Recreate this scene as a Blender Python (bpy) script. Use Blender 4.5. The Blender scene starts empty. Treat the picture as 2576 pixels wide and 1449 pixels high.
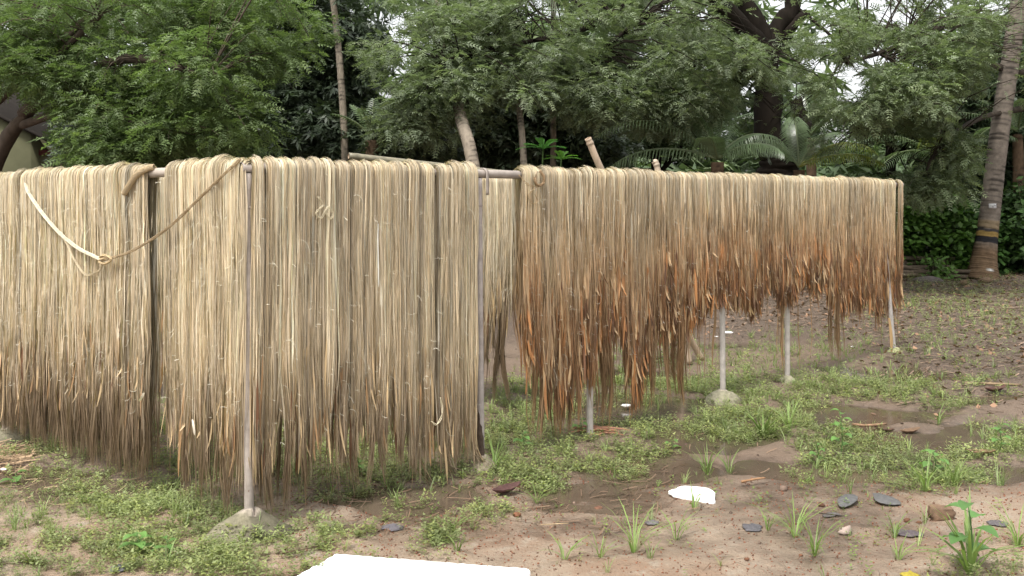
import bpy, math, random
import numpy as np
from mathutils import Vector, Matrix
random.seed(7)
rng = np.random.default_rng(11)
sc = bpy.context.scene
COL = sc.collection

# ------------------------------------------------------------------ camera, sky, sun, exposure
F, CX, HY, CAMZ = 2504.0, 1288.0, 500.0, 1.65      # focal length, centre column, horizon row (2576x1449 frame), eye height
cam_d = bpy.data.cameras.new('camera')
cam = bpy.data.objects.new('camera', cam_d); COL.objects.link(cam)
cam.location = (0, 0, CAMZ); cam.rotation_euler = (math.radians(90), 0, 0)
cam_d.sensor_width = 36; cam_d.lens = 36 * F / 2576
cam_d.shift_y = -(724.5 - HY) / 2576
cam_d.clip_start = 0.05; cam_d.clip_end = 2000
sc.camera = cam

SUN_EL, SUN_AZ = 62.0, -150.0      # azimuth measured from +Y clockwise: behind the camera, to the left
world = bpy.data.worlds.new('World'); sc.world = world; world.use_nodes = True
nt = world.node_tree; nt.nodes.clear()
sky = nt.nodes.new('ShaderNodeTexSky'); sky.sky_type = 'NISHITA'; sky.sun_disc = False
sky.sun_elevation = math.radians(SUN_EL); sky.sun_rotation = math.radians(SUN_AZ)
sky.air_density = 1.0; sky.dust_density = 4.0; sky.ozone_density = 0.5
hs = nt.nodes.new('ShaderNodeHueSaturation'); hs.inputs['Saturation'].default_value = 0.12
hs.inputs['Value'].default_value = 1.0
bg = nt.nodes.new('ShaderNodeBackground'); bg.inputs['Strength'].default_value = 0.14
wo = nt.nodes.new('ShaderNodeOutputWorld')
nt.links.new(sky.outputs[0], hs.inputs['Color']); nt.links.new(hs.outputs[0], bg.inputs[0]); nt.links.new(bg.outputs[0], wo.inputs[0])
sun_d = bpy.data.lights.new('sun', 'SUN'); sun_d.energy = 1.5; sun_d.angle = math.radians(12); sun_d.color = (1, .965, .9)
sun = bpy.data.objects.new('sun', sun_d); COL.objects.link(sun)
az, el = math.radians(SUN_AZ), math.radians(SUN_EL)
sdir = Vector((math.sin(az) * math.cos(el), math.cos(az) * math.cos(el), math.sin(el)))
sun.rotation_euler = (-sdir).to_track_quat('-Z', 'Y').to_euler()
sc.view_settings.view_transform = 'Standard'; sc.view_settings.look = 'None'
sc.view_settings.gamma = 1; sc.view_settings.exposure = 1.25
sc.view_settings.use_curve_mapping = False
sc.cycles.max_bounces = 6; sc.cycles.transparent_max_bounces = 4

# ------------------------------------------------------------------ helpers
def P(x, y, d):
    return Vector(((x - CX) * d / F, d, CAMZ - (y - HY) * d / F))
def G(x, y, z=0.0):                       # ground point seen at a pixel
    d = (CAMZ - z) * F / (y - HY)
    return Vector(((x - CX) * d / F, d, z))
def topx(X, Y, Z=0.0):
    Y = np.maximum(Y, .3)
    return CX + X * F / Y, HY + (CAMZ - Z) * F / Y

def hashn(ix, iy, seed):
    n = (ix.astype(np.int64) * 374761393 + iy.astype(np.int64) * 668265263 + seed * 1442695041) & 0xffffffff
    n = ((n ^ (n >> 13)) * 1274126177) & 0xffffffff
    return ((n ^ (n >> 16)) & 0xffff) / 65535.0
def vnoise(x, y, scale, seed=0):
    x = np.asarray(x, float) / scale; y = np.asarray(y, float) / scale
    ix = np.floor(x); iy = np.floor(y); fx = x - ix; fy = y - iy
    fx = fx * fx * (3 - 2 * fx); fy = fy * fy * (3 - 2 * fy)
    ix = ix.astype(np.int64); iy = iy.astype(np.int64)
    a = hashn(ix, iy, seed); b = hashn(ix + 1, iy, seed); c = hashn(ix, iy + 1, seed); d = hashn(ix + 1, iy + 1, seed)
    return (a * (1 - fx) + b * fx) * (1 - fy) + (c * (1 - fx) + d * fx) * fy
def sstep(a, b, x):
    t = np.clip((np.asarray(x, float) - a) / (b - a), 0, 1); return t * t * (3 - 2 * t)

def tag(o, label=None, cat=None, group=None, kind=None):
    if label: o['label'] = label
    if cat: o['category'] = cat
    if group: o['group'] = group
    if kind: o['kind'] = kind
    return o
def empty(name, loc, label=None, cat=None, group=None):
    o = bpy.data.objects.new(name, None); COL.objects.link(o); o.location = loc; o.empty_display_size = .1
    return tag(o, label, cat, group)
def setparent(o, parent):
    if parent is not None:
        o.parent = parent
        o.matrix_parent_inverse = Matrix.Translation(-Vector(parent.matrix_basis.translation)) if parent.parent is None else Matrix.Identity(4)
def mesh_obj(name, V, Q, mat, col=None, parent=None, smooth=False, T=None):
    """one mesh object from numpy verts, quads Q (n,4) and optional tris T (n,3), colour per vertex"""
    V = np.asarray(V, np.float32).reshape(-1, 3)
    Q = np.asarray(Q, np.int32).reshape(-1, 4); T = np.zeros((0, 3), np.int32) if T is None else np.asarray(T, np.int32).reshape(-1, 3)
    me = bpy.data.meshes.new(name)
    me.vertices.add(len(V)); me.vertices.foreach_set('co', V.ravel())
    nl = len(Q) * 4 + len(T) * 3
    me.loops.add(nl); me.loops.foreach_set('vertex_index', np.concatenate([Q.ravel(), T.ravel()]))
    me.polygons.add(len(Q) + len(T))
    starts = np.concatenate([np.arange(len(Q)) * 4, len(Q) * 4 + np.arange(len(T)) * 3]).astype(np.int32)
    me.polygons.foreach_set('loop_start', starts)
    try:
        me.polygons.foreach_set('loop_total', np.concatenate([np.full(len(Q), 4), np.full(len(T), 3)]).astype(np.int32))
    except Exception: pass
    if smooth: me.polygons.foreach_set('use_smooth', np.ones(len(Q) + len(T), bool))
    if col is not None:
        a = me.color_attributes.new('Col', 'FLOAT_COLOR', 'POINT')
        c = np.ones((len(V), 4), np.float32); c[:, :3] = col
        a.data.foreach_set('color', c.ravel())
    me.update(calc_edges=True)
    me.materials.append(mat)
    o = bpy.data.objects.new(name, me); COL.objects.link(o)
    setparent(o, parent)
    return o
class Acc:
    def __init__(s): s.V = []; s.Q = []; s.T = []; s.C = []; s.n = 0
    def add(s, V, Q, C=None, T=None):
        V = np.asarray(V, float).reshape(-1, 3)
        s.V.append(V)
        if Q is not None and len(Q): s.Q.append(np.asarray(Q, np.int64).reshape(-1, 4) + s.n)
        if T is not None and len(T): s.T.append(np.asarray(T, np.int64).reshape(-1, 3) + s.n)
        c = np.ones((len(V), 3)) * (np.asarray(C, float) if C is not None else 1.0)
        s.C.append(c); s.n += len(V)
    def build(s, name, mat, parent=None, smooth=False):
        Q = np.concatenate(s.Q) if s.Q else np.zeros((0, 4)); T = np.concatenate(s.T) if s.T else None
        return mesh_obj(name, np.concatenate(s.V), Q, mat, np.concatenate(s.C), parent, smooth, T)

def frames(pts):
    pts = np.asarray(pts, float); t = np.gradient(pts, axis=0); t /= np.linalg.norm(t, axis=1, keepdims=True) + 1e-9
    up = np.array([0, 0, 1.0]) if abs(t[0][2]) < .9 else np.array([0, -1.0, 0])
    A = []; B = []
    a = np.cross(up, t[0]); a /= np.linalg.norm(a)
    for k in range(len(t)):
        a = a - t[k] * np.dot(a, t[k]); a /= np.linalg.norm(a) + 1e-9
        A.append(a.copy()); B.append(np.cross(t[k], a))
    return t, np.array(A), np.array(B)
def tube(pts, rad, n=8, rough=0, seed=0, caps=True):
    pts = np.asarray(pts, float); K = len(pts); rad = np.ones(K) * np.asarray(rad, float)
    t, A, B = frames(pts); th = np.arange(n) * 2 * math.pi / n
    r = rad[:, None] * np.ones(n)
    if rough:
        r = r * (1 + rough * (vnoise(np.arange(K)[:, None] * 1.0 + 0 * th, np.cos(th) * 1.7 + 5 + 0 * r, 1.3, seed) + vnoise(np.arange(K)[:, None] * 1.0 + 0 * th, np.sin(th) * 1.7 + 15 + 0 * r, 1.3, seed + 3) - 1))
    V = pts[:, None, :] + r[..., None] * (np.cos(th)[None, :, None] * A[:, None, :] + np.sin(th)[None, :, None] * B[:, None, :])
    V = V.reshape(-1, 3)
    k = np.arange(K - 1)[:, None] * n; j = np.arange(n)[None, :]; j2 = (j + 1) % n
    Q = np.stack([k + j, k + j2, k + n + j2, k + n + j], -1).reshape(-1, 4)
    T = None
    if caps:
        V = np.vstack([V, pts[0], pts[-1]]); c0 = K * n; c1 = c0 + 1; j = np.arange(n); j2 = (j + 1) % n
        T = np.vstack([np.stack([j2, j, j * 0 + c0], -1), np.stack([(K - 1) * n + j, (K - 1) * n + j2, j * 0 + c1], -1)])
    return V, Q, T
def bez(pts, K):
    """smooth curve through control points (Catmull-Rom)"""
    p = np.asarray([list(q) for q in pts], float)
    if len(p) == 2: return p[0] + (p[1] - p[0]) * np.linspace(0, 1, K)[:, None]
    q = np.vstack([2 * p[0] - p[1], p, 2 * p[-1] - p[-2]]); u = np.linspace(0, len(p) - 1 - 1e-6, K); i = u.astype(int); f = (u - i)[:, None]
    a, b, c, d = q[i], q[i + 1], q[i + 2], q[i + 3]
    return .5 * (2 * b + (c - a) * f + (2 * a - 5 * b + 4 * c - d) * f ** 2 + (3 * b - a - 3 * c + d) * f ** 3)

def boxmesh(x0, x1, y0, y1, z0, z1):
    V = [(x, y, z) for z in (z0, z1) for y in (y0, y1) for x in (x0, x1)]
    Q = [(0, 2, 3, 1), (4, 5, 7, 6), (0, 1, 5, 4), (2, 6, 7, 3), (0, 4, 6, 2), (1, 3, 7, 5)]
    return np.array(V, float), Q

# ------------------------------------------------------------------ materials
def newmat(name):
    m = bpy.data.materials.new(name); m.use_nodes = True; t = m.node_tree; t.nodes.clear()
    out = t.nodes.new('ShaderNodeOutputMaterial'); return m, t, out
def N(t, typ, **kw):
    n = t.nodes.new(typ)
    for k, v in kw.items():
        if hasattr(n, k) and k not in n.inputs: setattr(n, k, v)
        else: n.inputs[k].default_value = v
    return n
def attr_mat(name, rough=.6, transl=0.0, noise=0.0, nscale=40, bump=0.0, spec=.5, nstretch=None, coat=0.0, tint=1.3):
    m, t, out = newmat(name)
    at = N(t, 'ShaderNodeAttribute', attribute_name='Col')
    colsock = at.outputs['Color']
    b = N(t, 'ShaderNodeBsdfPrincipled', Roughness=rough)
    b.inputs['Specular IOR Level'].default_value = spec
    if coat: b.inputs['Coat Weight'].default_value = coat
    if noise or bump:
        tc = N(t, 'ShaderNodeTexCoord'); src = tc.outputs['Object']
        if nstretch:
            mp = N(t, 'ShaderNodeMapping'); mp.inputs['Scale'].default_value = nstretch
            t.links.new(src, mp.inputs[0]); src = mp.outputs[0]
        no = N(t, 'ShaderNodeTexNoise', Scale=nscale, Detail=5, Roughness=.6); t.links.new(src, no.inputs['Vector'])
        if noise:
            mr = N(t, 'ShaderNodeMapRange'); mr.inputs['From Min'].default_value = .25; mr.inputs['From Max'].default_value = .75
            mr.inputs['To Min'].default_value = 1 - noise; mr.inputs['To Max'].default_value = 1 + noise * .6
            t.links.new(no.outputs['Fac'], mr.inputs['Value'])
            mx = N(t, 'ShaderNodeVectorMath', operation='SCALE'); t.links.new(colsock, mx.inputs[0]); t.links.new(mr.outputs[0], mx.inputs['Scale']); colsock = mx.outputs[0]
        if bump:
            bp = N(t, 'ShaderNodeBump', Strength=bump, Distance=.01); t.links.new(no.outputs['Fac'], bp.inputs['Height']); t.links.new(bp.outputs[0], b.inputs['Normal'])
    t.links.new(colsock, b.inputs['Base Color'])
    if transl:
        tr = N(t, 'ShaderNodeBsdfTranslucent'); sc_ = N(t, 'ShaderNodeVectorMath', operation='MULTIPLY'); sc_.inputs[1].default_value = (tint * .95, tint * 1.1, tint * .6)
        t.links.new(colsock, sc_.inputs[0]); t.links.new(sc_.outputs[0], tr.inputs['Color'])
        mix = N(t, 'ShaderNodeMixShader', Fac=transl); t.links.new(b.outputs[0], mix.inputs[1]); t.links.new(tr.outputs[0], mix.inputs[2]); t.links.new(mix.outputs[0], out.inputs[0])
    else: t.links.new(b.outputs[0], out.inputs[0])
    return m
M_LEAF = attr_mat('feathery_leaf', .5, .38, spec=.35)
M_MANGO = attr_mat('glossy_leaf', .45, .2, spec=.45)
M_FROND = attr_mat('palm_frond_leaf', .28, .3, spec=.6)
M_WEED = attr_mat('weed_leaf', .5, .35, spec=.4)
M_BARK = attr_mat('tree_bark', .95, 0, noise=.5, nscale=9, bump=.9, spec=.15, nstretch=(1, 1, .35))
M_PALM = attr_mat('palm_bark', .9, 0, noise=.28, nscale=16, bump=.6, spec=.2)
M_FIBRE = attr_mat('plant_fibre', .55, .22, noise=.22, nscale=14, spec=.35, nstretch=(6, 6, .5), tint=1.0)
M_PIPE = attr_mat('painted_pipe', .6, 0, noise=.34, nscale=13, bump=.5, spec=.35)
M_CONC = attr_mat('rough_concrete', .95, 0, noise=.45, nscale=26, bump=1.0, spec=.2)
M_BAMBOO = attr_mat('dry_bamboo', .5, 0, noise=.3, nscale=18, bump=.2, nstretch=(1, 1, .3))
M_FOAM = attr_mat('white_foam', .8, .0, noise=.03, nscale=120, bump=.35, spec=.3)
M_WALL = attr_mat('painted_plaster', .9, 0, noise=.22, nscale=2.2, bump=.15, spec=.2)
M_ROOF = attr_mat('roof_sheet', .95, 0, noise=.3, nscale=5, spec=.05)
M_STONE = attr_mat('stone', .9, 0, noise=.4, nscale=30, bump=.8, spec=.25)
M_WOOD = attr_mat('dead_wood', .9, 0, noise=.45, nscale=20, bump=.6, spec=.2)
M_PLAST = attr_mat('scrap_plastic', .6, 0, noise=.4, nscale=45, bump=.4, spec=.3)
M_LITTER = attr_mat('dead_litter', .75, .1, spec=.3)
M_FARLEAF = attr_mat('far_leaf', .6, .3, spec=.3)

# ------------------------------------------------------------------ ground shape
PUD = [  # ellipses of standing water, frame pixels: x, y, rx, ry, depth
    (120, 1205, 190, 42, 1), (330, 1235, 110, 26, .7), (60, 1130, 60, 30, .5), (1000, 1255, 170, 34, .75), (880, 1320, 70, 14, .6), (1140, 1240, 60, 30, .5),
    (1290, 1080, 90, 24, .8), (1560, 1020, 230, 36, 1), (1660, 1175, 175, 42, 1), (1480, 1232, 130, 22, .8), (1500, 1270, 140, 14, .4), (1770, 1100, 130, 40, .8),
    (2130, 1045, 190, 30, 1), (2380, 1110, 260, 42, 1), (2520, 1180, 120, 28, .7), (2240, 940, 190, 22, 1), (2450, 1000, 130, 18, .6), (2230, 1190, 130, 20, .5),
    (1650, 950, 120, 20, .5), (1850, 870, 70, 10, .4), (1930, 1170, 130, 30, .6)]
def gmask(X, Y, L, soft=.45, warp=.28):
    px, py = topx(X, Y)
    w1 = vnoise(X, Y, .35, 5) - .5 + .6 * (vnoise(X, Y, .13, 6) - .5)
    w2 = vnoise(X, Y, .35, 8) - .5 + .6 * (vnoise(X, Y, .13, 9) - .5)
    m = np.zeros(np.shape(X))
    for e in L:
        r = np.sqrt(((px - e[0]) / e[2]) ** 2 + ((py - e[1]) / e[3]) ** 2) + warp * 2.2 * (w1 + w2)
        m = np.maximum(m, e[4] * (1 - sstep(1 - soft, 1 + soft, r)))
    return np.where(Y > 3.5, m, 0)
WZ = -.022
def gheight(X, Y, fine=True):
    X = np.asarray(X, float); Y = np.asarray(Y, float)
    h = (vnoise(X, Y, 1.7, 1) - .5) * .03 + (vnoise(X, Y, .5, 2) - .5) * .02 + (vnoise(X, Y, .16, 3) - .5) * .012 + (vnoise(X, Y, .09, 13) - .5) * .007
    if fine: h = h + (vnoise(X, Y, .055, 4) - .5) * .007
    h = h + .004
    far = sstep(11, 16, Y); h = h + far * ((vnoise(X, Y, .6, 21) - .3) * .06)
    m = gmask(X, Y, PUD)
    return h - m * .075
xs = np.concatenate([[-400, -200, -100, -50, -30, -20, -14, -10], np.arange(-8, -4.6, .2), np.arange(-4.6, 7.6, .045), np.arange(7.6, 13, .2), [14, 18, 25, 40, 80, 160, 400]])
ys = [3.4]
while ys[-1] < 14: ys.append(ys[-1] + max(.024, .006 * ys[-1]))
while ys[-1] < 30: ys.append(ys[-1] + .16)
ys = np.concatenate([[-200, -60, -20, -8, -2, 1, 2.6], ys, [33, 40, 60, 100, 200, 500]])
XX, YY = np.meshgrid(xs, ys)
ZZ = gheight(XX, YY)
wetm = gmask(XX, YY, [(e[0], e[1], e[2] * 1.25, e[3] * 1.6, e[4]) for e in PUD], .7)
wet = np.clip(np.maximum(sstep(.004, -.022, ZZ) * .9, wetm * .75), 0, 1)
pxx, pyy = topx(XX, YY)
dark = np.clip(sstep(1290, 1190, pyy), 0, 1)                       # damp dark soil further from the dry sandy strip
litterm = np.maximum(sstep(2150, 2330, pxx) * sstep(1060, 930, pyy), sstep(760, 715, pyy))
litterm = np.maximum(litterm, sstep(900, 840, pyy))
C = np.stack([wet, np.maximum(dark * .85, 0), litterm], -1).reshape(-1, 3)
ny, nx = XX.shape
idx = np.arange(nx * ny).reshape(ny, nx)
Q = np.stack([idx[:-1, :-1], idx[:-1, 1:], idx[1:, 1:], idx[1:, :-1]], -1).reshape(-1, 4)
m, t, out = newmat('sandy_mud')
at = N(t, 'ShaderNodeAttribute', attribute_name='Col'); sep = N(t, 'ShaderNodeSeparateColor'); t.links.new(at.outputs['Color'], sep.inputs[0])
tc = N(t, 'ShaderNodeTexCoord')
def noise(s, d=6, r=.6):
    n = N(t, 'ShaderNodeTexNoise', Scale=s, Detail=d, Roughness=r); t.links.new(tc.outputs['Object'], n.inputs['Vector']); return n
def mixc(a, b, f, mode='MIX'):
    n = t.nodes.new('ShaderNodeMix'); n.data_type = 'RGBA'; n.blend_type = mode
    for s, v in ((6, a), (7, b), (0, f)):
        if hasattr(v, 'is_linked') or hasattr(v, 'links'): t.links.new(v, n.inputs[s])
        else: n.inputs[s].default_value = v
    return n.outputs[2]
def ramp(v, a, b):
    n = N(t, 'ShaderNodeMapRange'); n.interpolation_type = 'SMOOTHSTEP'; n.inputs['From Min'].default_value = a; n.inputs['From Max'].default_value = b
    t.links.new(v, n.inputs['Value']); return n.outputs[0]
n1 = noise(1.3); n2 = noise(9); n3 = noise(60, 4); n4 = noise(220, 2)
c = mixc((.275, .21, .148, 1), (.22, .148, .097, 1), ramp(n1.outputs['Fac'], .42, .62))
c = mixc(c, (.285, .238, .18, 1), ramp(n2.outputs['Fac'], .5, .72))
c = mixc(c, (.22, .12, .07, 1), ramp(n3.outputs['Fac'], .58, .72))
c = mixc(c, (.5, .42, .33, 1), ramp(n4.outputs['Fac'], .68, .78))
c = mixc(c, (.15, .105, .072, 1), sep.outputs[1])
dk = mixc((.075, .052, .036, 1), (.12, .085, .06, 1), ramp(n2.outputs['Fac'], .4, .6))
c = mixc(c, dk, sep.outputs[0])
lit = mixc((.05, .036, .026, 1), (.16, .11, .075, 1), ramp(n3.outputs['Fac'], .4, .65))
c = mixc(c, lit, sep.outputs[2])
b = N(t, 'ShaderNodeBsdfPrincipled'); t.links.new(c, b.inputs['Base Color'])
rr = N(t, 'ShaderNodeMapRange'); rr.inputs['To Min'].default_value = .85; rr.inputs['To Max'].default_value = .22; t.links.new(sep.outputs[0], rr.inputs['Value']); t.links.new(rr.outputs[0], b.inputs['Roughness'])
bp = N(t, 'ShaderNodeBump', Strength=.9, Distance=.02); t.links.new(n3.outputs['Fac'], bp.inputs['Height'])
bp2 = N(t, 'ShaderNodeBump', Strength=.5, Distance=.02); t.links.new(n2.outputs['Fac'], bp2.inputs['Height']); t.links.new(bp.outputs[0], bp2.inputs['Normal'])
t.links.new(bp2.outputs[0], b.inputs['Normal']); t.links.new(b.outputs[0], out.inputs[0])
M_GROUND = m
tag(mesh_obj('ground', np.stack([XX, YY, ZZ], -1).reshape(-1, 3), Q, M_GROUND, C, smooth=True), kind='structure')
# water standing in the hollows
m, t, out = newmat('muddy_water')
tc = N(t, 'ShaderNodeTexCoord')
b = N(t, 'ShaderNodeBsdfPrincipled', Roughness=.06); 
na = noise(1.1); nb = noise(70, 3)
t.links.new(mixc((.075, .056, .04, 1), (.105, .08, .058, 1), ramp(na.outputs['Fac'], .35, .65)), b.inputs['Base Color'])
bp = N(t, 'ShaderNodeBump', Strength=.12, Distance=.004); t.links.new(nb.outputs['Fac'], bp.inputs['Height']); t.links.new(bp.outputs[0], b.inputs['Normal'])
t.links.new(b.outputs[0], out.inputs[0])
tag(mesh_obj('puddle_water', [(-4.4, 4.2, WZ), (7.4, 4.2, WZ), (7.4, 15, WZ), (-4.4, 15, WZ)], [(0, 1, 2, 3)], m), kind='structure')

# ------------------------------------------------------------------ leaf templates and scattering
def leafq(o, dirv, nrm, L, W, fold=0.0):
    """rhombus leaf: returns 4 verts"""
    o = np.asarray(o, float); d = np.asarray(dirv, float); d /= np.linalg.norm(d); s = np.cross(nrm, d); s /= np.linalg.norm(s)
    return [o, o + d * L * .45 + s * W / 2 - np.array([0, 0, fold]), o + d * L - np.array([0, 0, fold * 1.6]), o + d * L * .45 - s * W / 2 - np.array([0, 0, fold])]
def tri_tmpl(t):
    """the same leaves as single tapering triangles (for leaves a few pixels long)"""
    V, Q = t; nv = []; nt_ = []
    for q in Q:
        b, l, tip, r_ = V[q]; ax = tip - b; k = len(nv); wv = (l - r_) * .5
        nv += [b + ax * .12 + wv, b + ax * .12 - wv, tip + (l + r_ - 2 * b) * 0]; nt_.append((k, k + 1, k + 2))
    return np.array(nv), np.array(nt_)
def make_tmpl(leaves):
    V = []; Q = []
    for l in leaves:
        k = len(V); V += list(l); Q.append((k, k + 1, k + 2, k + 3))
        if len(l) == 6: Q[-1] = (k, k + 1, k + 2, k + 5); Q.append((k + 5, k + 2, k + 3, k + 4))
    return np.array(V), np.array(Q)
def tm_feather(r, n=4, size=.3):
    L = []
    for i in range(n):
        x = size * (i + .6) / n
        for s in (-1, 1):
            dz = r.uniform(-.35, .2)
            L.append(leafq((x, 0, -x * x * .9), (.75, s * 1.0, dz), (r.uniform(-.4, .4), 0, 1), size * .36 * (1.1 - .35 * i / n), size * .15, .006))
    return make_tmpl(L)
def tm_whorl(r, n=7, size=.17, droop=.5):
    L = []
    for i in range(n):
        a = i * 2.4 + r.uniform(-.3, .3); e = r.uniform(-.75, .35)
        d = (math.cos(a), math.sin(a), e)
        L.append(leafq((0, 0, r.uniform(-.03, .03)), d, (r.uniform(-.4, .4), r.uniform(-.4, .4), 1), size * r.uniform(.75, 1.1), size * .27, size * droop * .25))
    return make_tmpl(L)
def tm_broad(r, n=4, size=.12):
    L = []
    for i in range(n):
        a = i * 1.7 + r.uniform(-.4, .4); x = size * i * .6
        d = np.array((math.cos(a), math.sin(a), r.uniform(-.5, .1)))
        L.append(leafq(np.array((0, 0, -x * .4)) + d * size * .4, d, (r.uniform(-.3, .3), r.uniform(-.3, .3), 1), size, size * .8, size * .12))
    return make_tmpl(L)
def tm_weed(r, size=.022, tiers=3):
    L = []
    for k in range(tiers):
        z = .012 + .017 * k
        for j in range(3 if k < tiers - 1 else 4):
            a = j * 2.09 + k * .9 + r.uniform(-.3, .3)
            d = (math.cos(a), math.sin(a), r.uniform(.0, .55))
            o = np.array((0, 0, z)) + np.array(d) * size * .25
            L.append(leafq(o, d, (r.uniform(-.3, .3), r.uniform(-.3, .3), 1), size * r.uniform(.8, 1.3), size * .55, 0))
    return make_tmpl(L)
def tm_grass(r, n=9, h=.14, w=.006, spread=.5):
    V = []; Q = []
    for i in range(n):
        a = r.uniform(0, 6.28); L = h * r.uniform(.5, 1.1); s = np.array((-math.sin(a), math.cos(a), 0)); d = np.array((math.cos(a), math.sin(a), 0)); lean = spread * r.uniform(.2, 1.2)
        o = d * r.uniform(0, .015); k = len(V)
        for q, (f, ww) in enumerate(((0, .6), (.4, 1), (.75, .8), (1, .08))):
            p = o + d * L * lean * f ** 1.8 + np.array((0, 0, L * (f - .35 * lean * f * f)))
            V += [p - s * w * ww / 2, p + s * w * ww / 2]
        for q in range(3): Q.append((k + 2 * q, k + 2 * q + 1, k + 2 * q + 3, k + 2 * q + 2))
    return np.array(V), np.array(Q)
def rots(heading, tilt_dir):
    """rotation matrices whose x axis is the heading (N,3) and z axis near up"""
    x = heading / np.linalg.norm(heading, axis=1, keepdims=True)
    y = np.cross(tilt_dir, x); y /= np.linalg.norm(y, axis=1, keepdims=True) + 1e-9
    z = np.cross(x, y)
    return np.stack([x, y, z], -1)
def scatter(acc, tmpls, Pp, R, S, colr):
    which = rng.integers(0, len(tmpls), len(Pp))
    for k, (tv, tq) in enumerate(tmpls):
        m = which == k; n = m.sum()
        if not n: continue
        V = np.einsum('nij,vj->nvi', R[m], tv) * S[m][:, None, None] + Pp[m][:, None, :]
        Qs = tq[None] + (np.arange(n) * len(tv))[:, None, None]
        Qs = Qs.reshape(-1, tq.shape[1]); acc.add(V.reshape(-1, 3), Qs if tq.shape[1] == 4 else None, T=Qs if tq.shape[1] == 3 else None, C=np.repeat(colr[m], len(tv), 0) * rng.uniform(.85, 1.15, (n * len(tv), 1)))
TF = [tri_tmpl(tm_feather(rng, 5, .27)) for _ in range(6)]
TMG = [tm_whorl(rng) for _ in range(4)]
TB = [tm_broad(rng) for _ in range(4)]
TW = [tm_weed(rng, .019, 3) for _ in range(3)] + [tm_weed(rng, .015, 2) for _ in range(2)] + [tm_weed(rng, .026, 1)]; TW = [tri_tmpl(t_) for t_ in TW]
TG = [tm_grass(rng, 7, .11, .004, .8) for _ in range(5)]
TFAR = [tri_tmpl(tm_whorl(rng, 7, .30, .4)) for _ in range(4)]

def colvar(base, n, v=.22, yel=.15):
    base = np.array(base); k = rng.uniform(1 - v, 1 + v, (n, 1)); y = rng.random((n, 1)) ** 3 * yel
    return np.clip(base * k + y * np.array([.5, .45, .02]) * base.max() * 2, 0, 1)

SKYGAPS = [(980, 45, 60, 34), (1025, 130, 22, 60), (1000, 185, 28, 30), (755, 165, 30, 12), (45, 245, 30, 40), (95, 318, 40, 28), (20, 250, 30, 18), (300, 150, 90, 20), (440, 170, 50, 18), (190, 220, 30, 20), (560, 130, 50, 20),
    (2075, 80, 40, 34), (2070, 160, 60, 40), (2140, 205, 60, 70), (2000, 215, 28, 40), (2110, 330, 50, 45), (2010, 320, 22, 60), (2015, 265, 20, 50), (1895, 60, 20, 25), (2250, 40, 70, 24), (2400, 70, 60, 16), (2330, 160, 60, 14), (1950, 5, 60, 14), (2200, 140, 60, 30),
    (1770, 35, 40, 30), (1880, 205, 30, 40), (700, 60, 60, 20), (1660, 20, 60, 16), (2500, 20, 50, 20), (2160, 10, 90, 14), (1400, 30, 20, 20), (880, 40, 16, 40)]
_g = np.random.default_rng(5)
SKYGAPS += [(float(_g.uniform(0, 2576)), float(_g.uniform(-10, 330) ** 1.0), float(_g.uniform(9, 26)), float(_g.uniform(7, 16))) for _ in range(95)]
CLEAR = [(1935, 60, 80, 75), (1965, 140, 50, 50), (1945, 320, 70, 110), (1975, 410, 85, 60), (1860, 40, 60, 50), (2020, 330, 40, 50), (1180, 360, 36, 60), (1312, 340, 16, 90), (1700, 400, 180, 60), (1860, 400, 80, 60), (2080, 420, 90, 40),
    (2230, 380, 170, 75), (2440, 280, 60, 60), (1370, 390, 50, 40), (868, 200, 26, 260), (2500, 400, 45, 330), (2540, 160, 55, 160), (2562, 50, 55, 90), (35, 300, 70, 60), (60, 390, 120, 50), (572, 220, 14, 80), (1350, 60, 60, 90)]
def clearmask(Pp, d=17.0):
    px, py = topx(Pp[:, 0], Pp[:, 1], Pp[:, 2]); g = np.zeros(len(Pp))
    for x, y, a, b_ in CLEAR: g = np.maximum(g, 1 - sstep(.6, 1.15, np.sqrt(((px - x) / a) ** 2 + ((py - y) / b_) ** 2)))
    return rng.random(len(Pp)) > g * .985
def gapmask(Pp, strength=1.0):
    px, py = topx(Pp[:, 0], Pp[:, 1], Pp[:, 2]); g = np.zeros(len(Pp))
    for x, y, a, b_ in SKYGAPS: g = np.maximum(g, 1 - sstep(.55, 1.35, np.sqrt(((px - x) / a) ** 2 + ((py - y) / b_) ** 2)))
    return rng.random(len(Pp)) > g * strength

def crown_sprigs(centres, radii, n_per, flat=.55, size=1.0, tm=TF, base=(.06, .11, .025), droop=.25, gaps=.9, v=.25):
    cs = np.asarray(centres, float); rd = np.asarray(radii, float)
    n = np.maximum((n_per * (rd / .6) ** 2).astype(int), 6); k = np.repeat(np.arange(len(cs)), n); Nn = len(k)
    u = rng.normal(size=(Nn, 3)); u /= np.linalg.norm(u, axis=1, keepdims=True); r = rng.random(Nn) ** .45
    off = u * r[:, None]; Pp = cs[k] + off * rd[k][:, None] * np.array([1, 1, flat])
    keep = gapmask(Pp, gaps); keep &= (clearmask(Pp) if gaps >= .85 and tm is TF else True); fx, fy = topx(Pp[:, 0], Pp[:, 1], Pp[:, 2]); keep &= (rng.random(Nn) < .3) | ((fx > -90) & (fx < 2670) & (fy > -40)); Pp = Pp[keep]; u = u[keep]; k = k[keep]; Nn = len(Pp)
    h = u + rng.normal(size=(Nn, 3)) * .6; h[:, 2] = h[:, 2] * .4 - droop
    up = np.array([0, 0, 1.0]) + rng.normal(size=(Nn, 3)) * .35
    tone = rng.uniform(.8, 1.2, len(cs))[k]
    col = colvar(base, Nn, v) * tone[:, None]
    return tm, Pp, rots(h, up), rng.uniform(.7, 1.25, Nn) * size, col
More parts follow.
